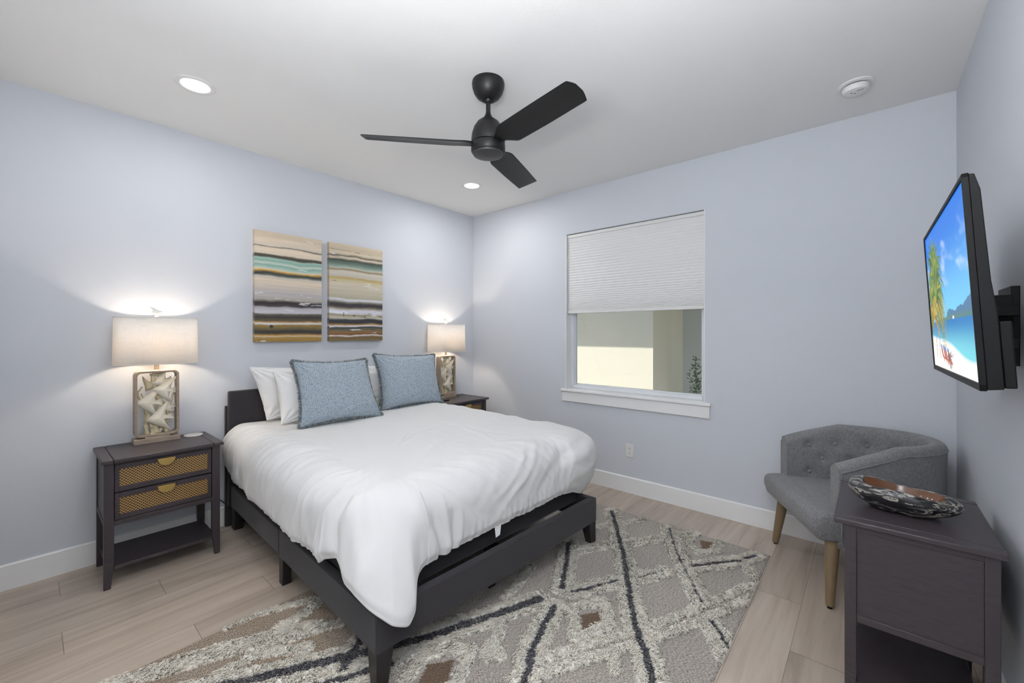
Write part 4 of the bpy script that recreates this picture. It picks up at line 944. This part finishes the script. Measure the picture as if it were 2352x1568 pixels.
# picture
def tv_picture():
    nu, nv = 300, 170; U, V = np.meshgrid(np.linspace(0, 1, nu), np.linspace(0, 1, nv), indexing='ij')  # u left->right, v top->bottom
    A = 16/9.; C = np.zeros((nu, nv, 3))
    def mixc(m, c): 
        m = m[..., None]; C[:] = C*(1-m)+np.array(lin(c))*m
    g = lambda a, b, t: np.array(lin(a))[None, None]*(1-t[..., None])+np.array(lin(b))[None, None]*t[..., None]
    hz = .665
    C[:] = g((0, 116, 222), (122, 208, 248), sstep(.05, hz+.05, V))
    cl = sstep(.52, .75, fbm(U*3+V*2, V*7-U*3, 3))*.55*sstep(.05, .2, V); mixc(cl, (226, 240, 252))
    mh = hz-.015-.10*np.clip(fbm(U*7, U*0, 7)*1.2-.30+.35*sstep(.35, .95, U)-.25*sstep(.45, .25, U), 0, 2); mt = ((V > mh) & (V < hz) & (U > .25)).astype(float); mixc(mt, (74, 120, 160))
    mixc(mt*sstep(hz-.05, hz, V), (86, 128, 120))
    sea = (V >= hz).astype(float); S = g((0, 120, 190), (120, 214, 226), sstep(hz, .88, V)); C[:] = C*(1-sea[..., None])+S*sea[..., None]
    sh = .80+.10*sstep(.1, .95, U)+.012*np.sin(U*9)-.03*(1-U); sand = sstep(sh, sh+.012, V); foam = np.exp(-((V-sh)/.008)**2)*.7; mixc(foam, (240, 248, 250)); mixc(sand, (252, 246, 238))
    mixc(((np.abs(U-.63) < .016) & (np.abs(V-.655) < .010)).astype(float), (240, 240, 245))
    # trunks
    for x0, x1, w in ((.15, .13, .006), (.22, .235, .006)):
        xc = x0+(x1-x0)*V+.02*np.sin(V*4); mixc(((np.abs(U-xc) < w) & (V > .42) & (V < .93)).astype(float), (150, 120, 96))
    # fronds
    def fronds(cx_, cy, n, r, cols, seed, a0=-200, a1=20):
        q = random.Random(seed)
        for i in range(n):
            a = math.radians(q.uniform(a0, a1)); L = r*q.uniform(.6, 1.1); droop = q.uniform(.3, .9); col = q.choice(cols)
            ts = np.linspace(0, 1, 22)
            for t in ts:
                x = cx_+math.cos(a)*L*t/A; y = cy+math.sin(a)*L*t+droop*L*t*t*.9; w = .013*(1-t*.7)
                m = (((U-x)*A)**2+((V-y)*.6)**2 < w*w); C[m] = np.array(lin(col))*q.uniform(.6, 1.2)
    gr = [(70, 120, 30), (110, 150, 40), (150, 160, 50), (52, 96, 28)]; yl = [(176, 150, 40), (196, 170, 60), (130, 120, 30)]
    fronds(.14, .50, 70, .42, gr+yl, 1); fronds(.22, .36, 110, .50, gr, 2); fronds(.23, .50, 110, .44, yl+gr, 3, -200, 40); fronds(.12, .62, 50, .30, yl, 5); fronds(.21, .27, 60, .34, gr, 7, -140, -40)
    # loungers and palm shadow on the sand
    q = random.Random(4)
    for i in range(26):
        a = math.radians(q.uniform(-35, 75)); L = q.uniform(.10, .30)
        for t in np.linspace(0, 1, 20): x = .42+math.cos(a)*L*t/A*1.1; y = .905+math.sin(a)*L*t*.33; m = ((U-x)*A)**2+((V-y)*1.2)**2 < (.010*(1-t*.6))**2; C[m] = C[m]*.25+np.array(lin((150, 140, 160)))*.75*.6
    for i, x in enumerate((.27, .33, .37, .44)):
        y = .835+.008*i
        for t in np.linspace(0, 1, 16):
            m = (np.abs(U-(x+.03*t)) < .014) & (np.abs(V-(y+.075*t)) < .006); C[m] = np.array(lin((36, 110, 196) if t < .3 else (178, 70, 24)))
            m = (np.abs(U-(x+.03+.05*t)) < .010) & (np.abs(V-(y+.078+.012*t)) < .006); C[m] = np.array(lin((214, 92, 34)))
        m = (np.abs(U-(x+.055)) < .004) & (V > y+.08) & (V < y+.115); C[m] = np.array(lin((110, 50, 30)))
    w, h = TW-2*b_-.002, TH-2.5*b_-.002; P = np.stack([np.full(U.shape, .0035), (.5-U)*w, (.5-V)*h+.25*b_], -1).reshape(-1, 3)
    me = npmesh('screen', P, gridfaces(nu, nv)); setcol(me, C.reshape(-1, 3)); o = link('screen', me, tvmat(), tv)
    return o
tv_picture()
mb_ = thing('tv_wall_mount', 'black articulated bracket holding the television to the right wall', 'wall mount', (W, -1.30, 1.40))
MB().box(-.020, 0, -.02, .16, -.13, .13).build('wall_plate', M['black'], mb_, bev=.002)
MB().box(-.060, -.020, -.05, -.02, -.10, .10).box(-.075, -.020, -.13, .02, .03, .06).box(-.075, -.020, -.13, .02, -.07, -.04).build('arm', M['black'], mb_, bev=.002)
MB().box(-.105, -.078, -.17, .0, -.10, .09).build('tilt_head', M['black'], mb_, bev=.002)

# ------------------------------------------------------------------ rug
RX0, RX1, RY0, RY1 = 1.250, 3.056, -3.30, -0.408
DARK = [([(2.024, -.478), (2.267, -.852), (2.343, -.961), (2.576, -1.36), (2.69, -1.543), (2.766, -1.64), (2.883, -1.813), (3.04, -2.06)], .017, .074),
    ([(2.453, -.474), (2.504, -.579), (2.659, -.847), (2.778, -1.022), (2.877, -1.177)], .008, .066),
    ([(2.03, -1.102), (2.257, -1.502), (2.270, -1.535)], .016, .072), ([(2.325, -1.69), (2.379, -1.867), (2.434, -2.004), (2.502, -2.14), (2.62, -2.36)], .017, .074),
    ([(1.42, -3.27), (1.74, -2.72), (2.00, -2.26), (2.114, -2.004), (2.235, -1.69)], .025, .082), ([(2.331, -1.528), (2.467, -1.281)], .013, .070), ([(2.546, -1.173), (2.621, -1.025)], .006, .070), ([(2.73, -.869), (2.922, -.622)], .015, .070), ([(2.95, -.56), (2.99, -.489)], .015, .055),
    ([(1.58, -3.27), (1.83, -2.84), (1.94, -2.60), (2.02, -2.43)], .020, .066),
    ([(2.952, -1.295), (3.006, -1.35), (3.051, -1.405)], .012, .055), ([(1.90, -2.56), (1.80, -2.42), (1.55, -2.02)], .022, .060)]
CREAM = [([(2.098, -1.192), (2.244, -.961), (2.491, -.637), (2.598, -.45)], .050), ([(2.492, -2.044), (2.698, -1.668), (2.78, -1.522), (2.9, -1.255), (3.052, -.878)], .066), ([(2.062, -.785), (2.112, -.689), (2.187, -.598), (2.256, -.442)], .028),
    ([(2.934, -1.333), (3.049, -1.484)], .030), ([(2.97, -.654), (3.053, -.785)], .026), ([(2.013, -1.477), (2.069, -1.663), (2.09, -1.792)], .030), ([(2.34, -2.10), (2.272, -2.065), (2.205, -1.95)], .030), ([(2.235, -1.991), (2.298, -2.14)], .03),
    ([(2.399, -1.635), (2.492, -1.488), (2.598, -1.622), (2.523, -1.808), (2.399, -1.635)], .034), ([(2.60, -.50), (2.625, -.60), (2.72, -.68), (2.80, -.56), (2.76, -.45)], .030),
    ([(1.27, -3.22), (1.343, -2.968), (1.408, -2.802), (1.462, -2.69), (1.438, -2.538), (1.393, -2.43), (1.30, -2.2)], .030), ([(1.255, -2.792), (1.27, -2.667), (1.366, -2.418)], .024), ([(1.339, -3.10), (1.415, -2.905), (1.534, -2.668), (1.626, -2.437)], .034),
    ([(1.42, -2.85), (1.462, -2.69), (1.56, -2.50)], .025), ([(1.57, -3.00), (1.546, -2.77), (1.667, -2.605), (1.722, -2.688), (1.734, -2.83)], .030), ([(2.138, -2.45), (2.089, -2.29), (2.217, -2.144), (2.301, -2.313), (2.27, -2.45)], .030), ([(2.031, -2.364), (2.044, -2.255), (2.121, -2.082), (2.168, -1.91)], .030),
    ([(2.66, -1.72), (2.74, -1.86)], .025)]
BROWN = [[(2.458, -1.647), (2.514, -1.562), (2.559, -1.632), (2.51, -1.732)], [(2.664, -.5), (2.739, -.469), (2.741, -.577), (2.71, -.604)], [(1.657, -2.90), (1.605, -2.80), (1.656, -2.681), (1.69, -2.75), (1.71, -2.86)], [(2.191, -2.43), (2.132, -2.323), (2.199, -2.231), (2.267, -2.325)]]
def dpoly(X, Y, P):
    d = np.full(X.shape, 9.)
    for (x0, y0), (x1, y1) in zip(P[:-1], P[1:]):
        dx, dy = x1-x0, y1-y0; t = np.clip(((X-x0)*dx+(Y-y0)*dy)/(dx*dx+dy*dy), 0, 1); d = np.minimum(d, np.hypot(X-x0-t*dx, Y-y0-t*dy))
    return d
def inpoly(X, Y, P):
    r = np.zeros(X.shape, bool); n = len(P)
    for i in range(n):
        x0, y0 = P[i]; x1, y1 = P[(i+1) % n]; c = ((y0 > Y) != (y1 > Y)) & (X < (x1-x0)*(Y-y0)/(y1-y0+1e-12)+x0); r ^= c
    return r
def rug_regions(X, Y):
    """0 ground, 1 cream pile, 2 dark pile, 3 brown"""
    jx = X+.010*(vnoise(X*14, Y*14, 1)-.5)+.010*(vnoise(X*75, Y*75, 6)-.5); jy = Y+.010*(vnoise(X*14, Y*14, 2)-.5)+.010*(vnoise(X*75, Y*75, 7)-.5); R = np.zeros(X.shape, int)
    for P in BROWN: R[inpoly(jx, jy, P)] = 3
    for P, w in CREAM: R[dpoly(jx, jy, P) < w*.90] = 1
    dd = []
    for P, a, b in DARK: d = dpoly(jx, jy, P); R[d < b*.84] = 1; dd.append((d, a))
    # a thin ground line splits the double cream bands
    for P, w in CREAM:
        if w > .045: R[dpoly(jx, jy, P) < .007] = 0
    for d, a in dd: R[d < a] = 2
    return R
def rugmat():
    t = NT('rug_yarn'); at = t.n('VertexColor', layer_name='col')
    n1 = t.noise(t.coords('Object', (52, 240, 1), (0, 0, .35)), 2.0, 2, .5)
    m = t.math('ADD', .42, t.math('MULTIPLY', t.ramp(n1, [(0.44, (0, 0, 0)), (0.54, (1, 1, 1))]), .84))
    mx = t.n('Mix', data_type='RGBA', blend_type='MULTIPLY'); am = t.n('VertexColor', layer_name='mod'); t.l(am.outputs[0], mx.inputs[0]); t.l(at.outputs[0], mx.inputs[6]); t.l(m, mx.inputs[7])
    t.l(mx.outputs[2], t.b.inputs['Base Color']); t.b.inputs['Roughness'].default_value = 1; t.b.inputs['Specular IOR Level'].default_value = .15
    t.bump(n1, .6, .006); return t.m
def make_rug():
    st = .0075; nx_ = int((RX1-RX0)/st)+1; ny_ = int((RY1-RY0)/st)+1
    X, Y = np.meshgrid(np.linspace(RX0, RX1, nx_), np.linspace(RY0, RY1, ny_), indexing='ij'); R = rug_regions(X, Y)
    Zr = np.where(R == 1, .018, np.where(R == 2, .012, .008))+np.where(R == 1, .006, .0015)*(vnoise(X*70, Y*70, 5)-.5); bor = np.minimum(np.minimum(X-RX0, RX1-X), np.minimum(Y-RY0, RY1-Y)); Zr = np.where(bor < .003, .0005, Zr)
    base = np.array([lin((182, 174, 166)), lin((255, 251, 240)), lin((92, 92, 98)), lin((122, 104, 88))]); C = base[R]
    C = C*(1+.10*(fbm(X*3, Y*3, 4)-.47))[..., None]
    brn = (sstep(2.3, 1.5, X)*sstep(-2.0, -2.6, Y)*.65*(.6+.8*fbm(X*4, Y*4, 51)))[..., None]*(R == 0)[..., None]; C = C*(1-brn)+np.array(lin((164, 142, 116)))*brn  # browner ground yarn at near left, with warm lamp light mixed into its colour
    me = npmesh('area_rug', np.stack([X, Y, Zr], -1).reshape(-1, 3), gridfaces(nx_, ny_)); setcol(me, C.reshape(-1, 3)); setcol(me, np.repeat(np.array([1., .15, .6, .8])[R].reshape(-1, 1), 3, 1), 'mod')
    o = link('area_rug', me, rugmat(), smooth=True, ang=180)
    tag(o, 'shaggy cream and grey diamond-pattern rug lying under the foot of the bed', 'rug')
    # pile
    def blades(N, reg, Lr, wd, cols, curl, z0=.008):
        x = rng.uniform(RX0+.004, RX1-.004, N); y = rng.uniform(RY0+.004, RY1-.004, N)
        hid = (x < 1.95) & (y > -2.38) & (y < -1.05); m = (rug_regions(x, y) == reg) & ~(hid & (rng.random(N) > .12)); x = x[m]; y = y[m]; n = len(x)
        # clumps lean together: direction from low-frequency noise
        a = -.9+2.4*(fbm(x*6, y*6, 21)-.47)+2.2*(vnoise(x*38, y*38, 22)-.5)+rng.normal(0, .35, n); L = rng.uniform(*Lr, n); dx = np.cos(a); dy = np.sin(a); le = rng.uniform(.35, .95, n)*curl
        z0 = np.full(n, z0); w = wd; px_ = -dy*w; py_ = dx*w
        p0 = np.stack([x, y, z0], 1); p1 = p0+np.stack([dx*L*.35*le, dy*L*.35*le, L*.45], 1); p2 = p1+np.stack([dx*L*.6*le, dy*L*.8*le, L*(.26-.20*le)], 1); sd = np.stack([px_, py_, np.zeros(n)], 1)
        V = np.stack([p0-sd, p0+sd, p1+sd, p1-sd, p2], 1).reshape(-1, 3); b = np.arange(n)[:, None]*5
        F = np.concatenate([b+np.array([[0, 1, 2]]), b+np.array([[0, 2, 3]]), b+np.array([[3, 2, 4]])]); pal = np.array([lin(c) for c in cols]); C = np.repeat(pal[rng.integers(0, len(pal), n)], 5, 0)
        return V, F, C
    A1 = blades(230000, 1, (.014, .026), .0020, ((255, 249, 238), (253, 245, 231), (255, 252, 244), (246, 236, 221)), 1.0, z0=.013)
    A2 = blades(190000, 2, (.010, .018), .0016, ((52, 54, 62), (80, 80, 86), (214, 210, 202), (40, 40, 46), (62, 66, 76), (160, 158, 154), (232, 228, 220), (190, 188, 182)), .8)
    k = len(A1[0]); V = np.concatenate([A1[0], A2[0]]); F = np.concatenate([A1[1], A2[1]+k]); C = np.concatenate([A1[2], A2[2]])
    me = npmesh('pile', V, F); setcol(me, C); mt = NT('pile_yarn'); at = mt.n('VertexColor', layer_name='col'); mt.l(at.outputs[0], mt.b.inputs['Base Color']); mt.b.inputs['Roughness'].default_value = 1; mt.b.inputs['Specular IOR Level'].default_value = .1
    ge = mt.n('NewGeometry'); nm = mt.n('VectorMath', operation='MULTIPLY_ADD'); mt.l(ge.outputs['Normal'], nm.inputs[0]); nm.inputs[1].default_value = (.45, .45, .45); nm.inputs[2].default_value = (0, 0, 1.3); mt.l(nm.outputs[0], mt.b.inputs['Normal']); tl = mt.n('BsdfTranslucent'); mt.l(at.outputs[0], tl.inputs[0]); mx = mt.n('MixShader'); mx.inputs[0].default_value = .25; mt.l(mt.b.outputs[0], mx.inputs[1]); mt.l(tl.outputs[0], mx.inputs[2]); mt.l(mx.outputs[0], mt.out.inputs[0])
    po = link('pile', me, mt.m, o); po['kind'] = 'stuff'
make_rug()
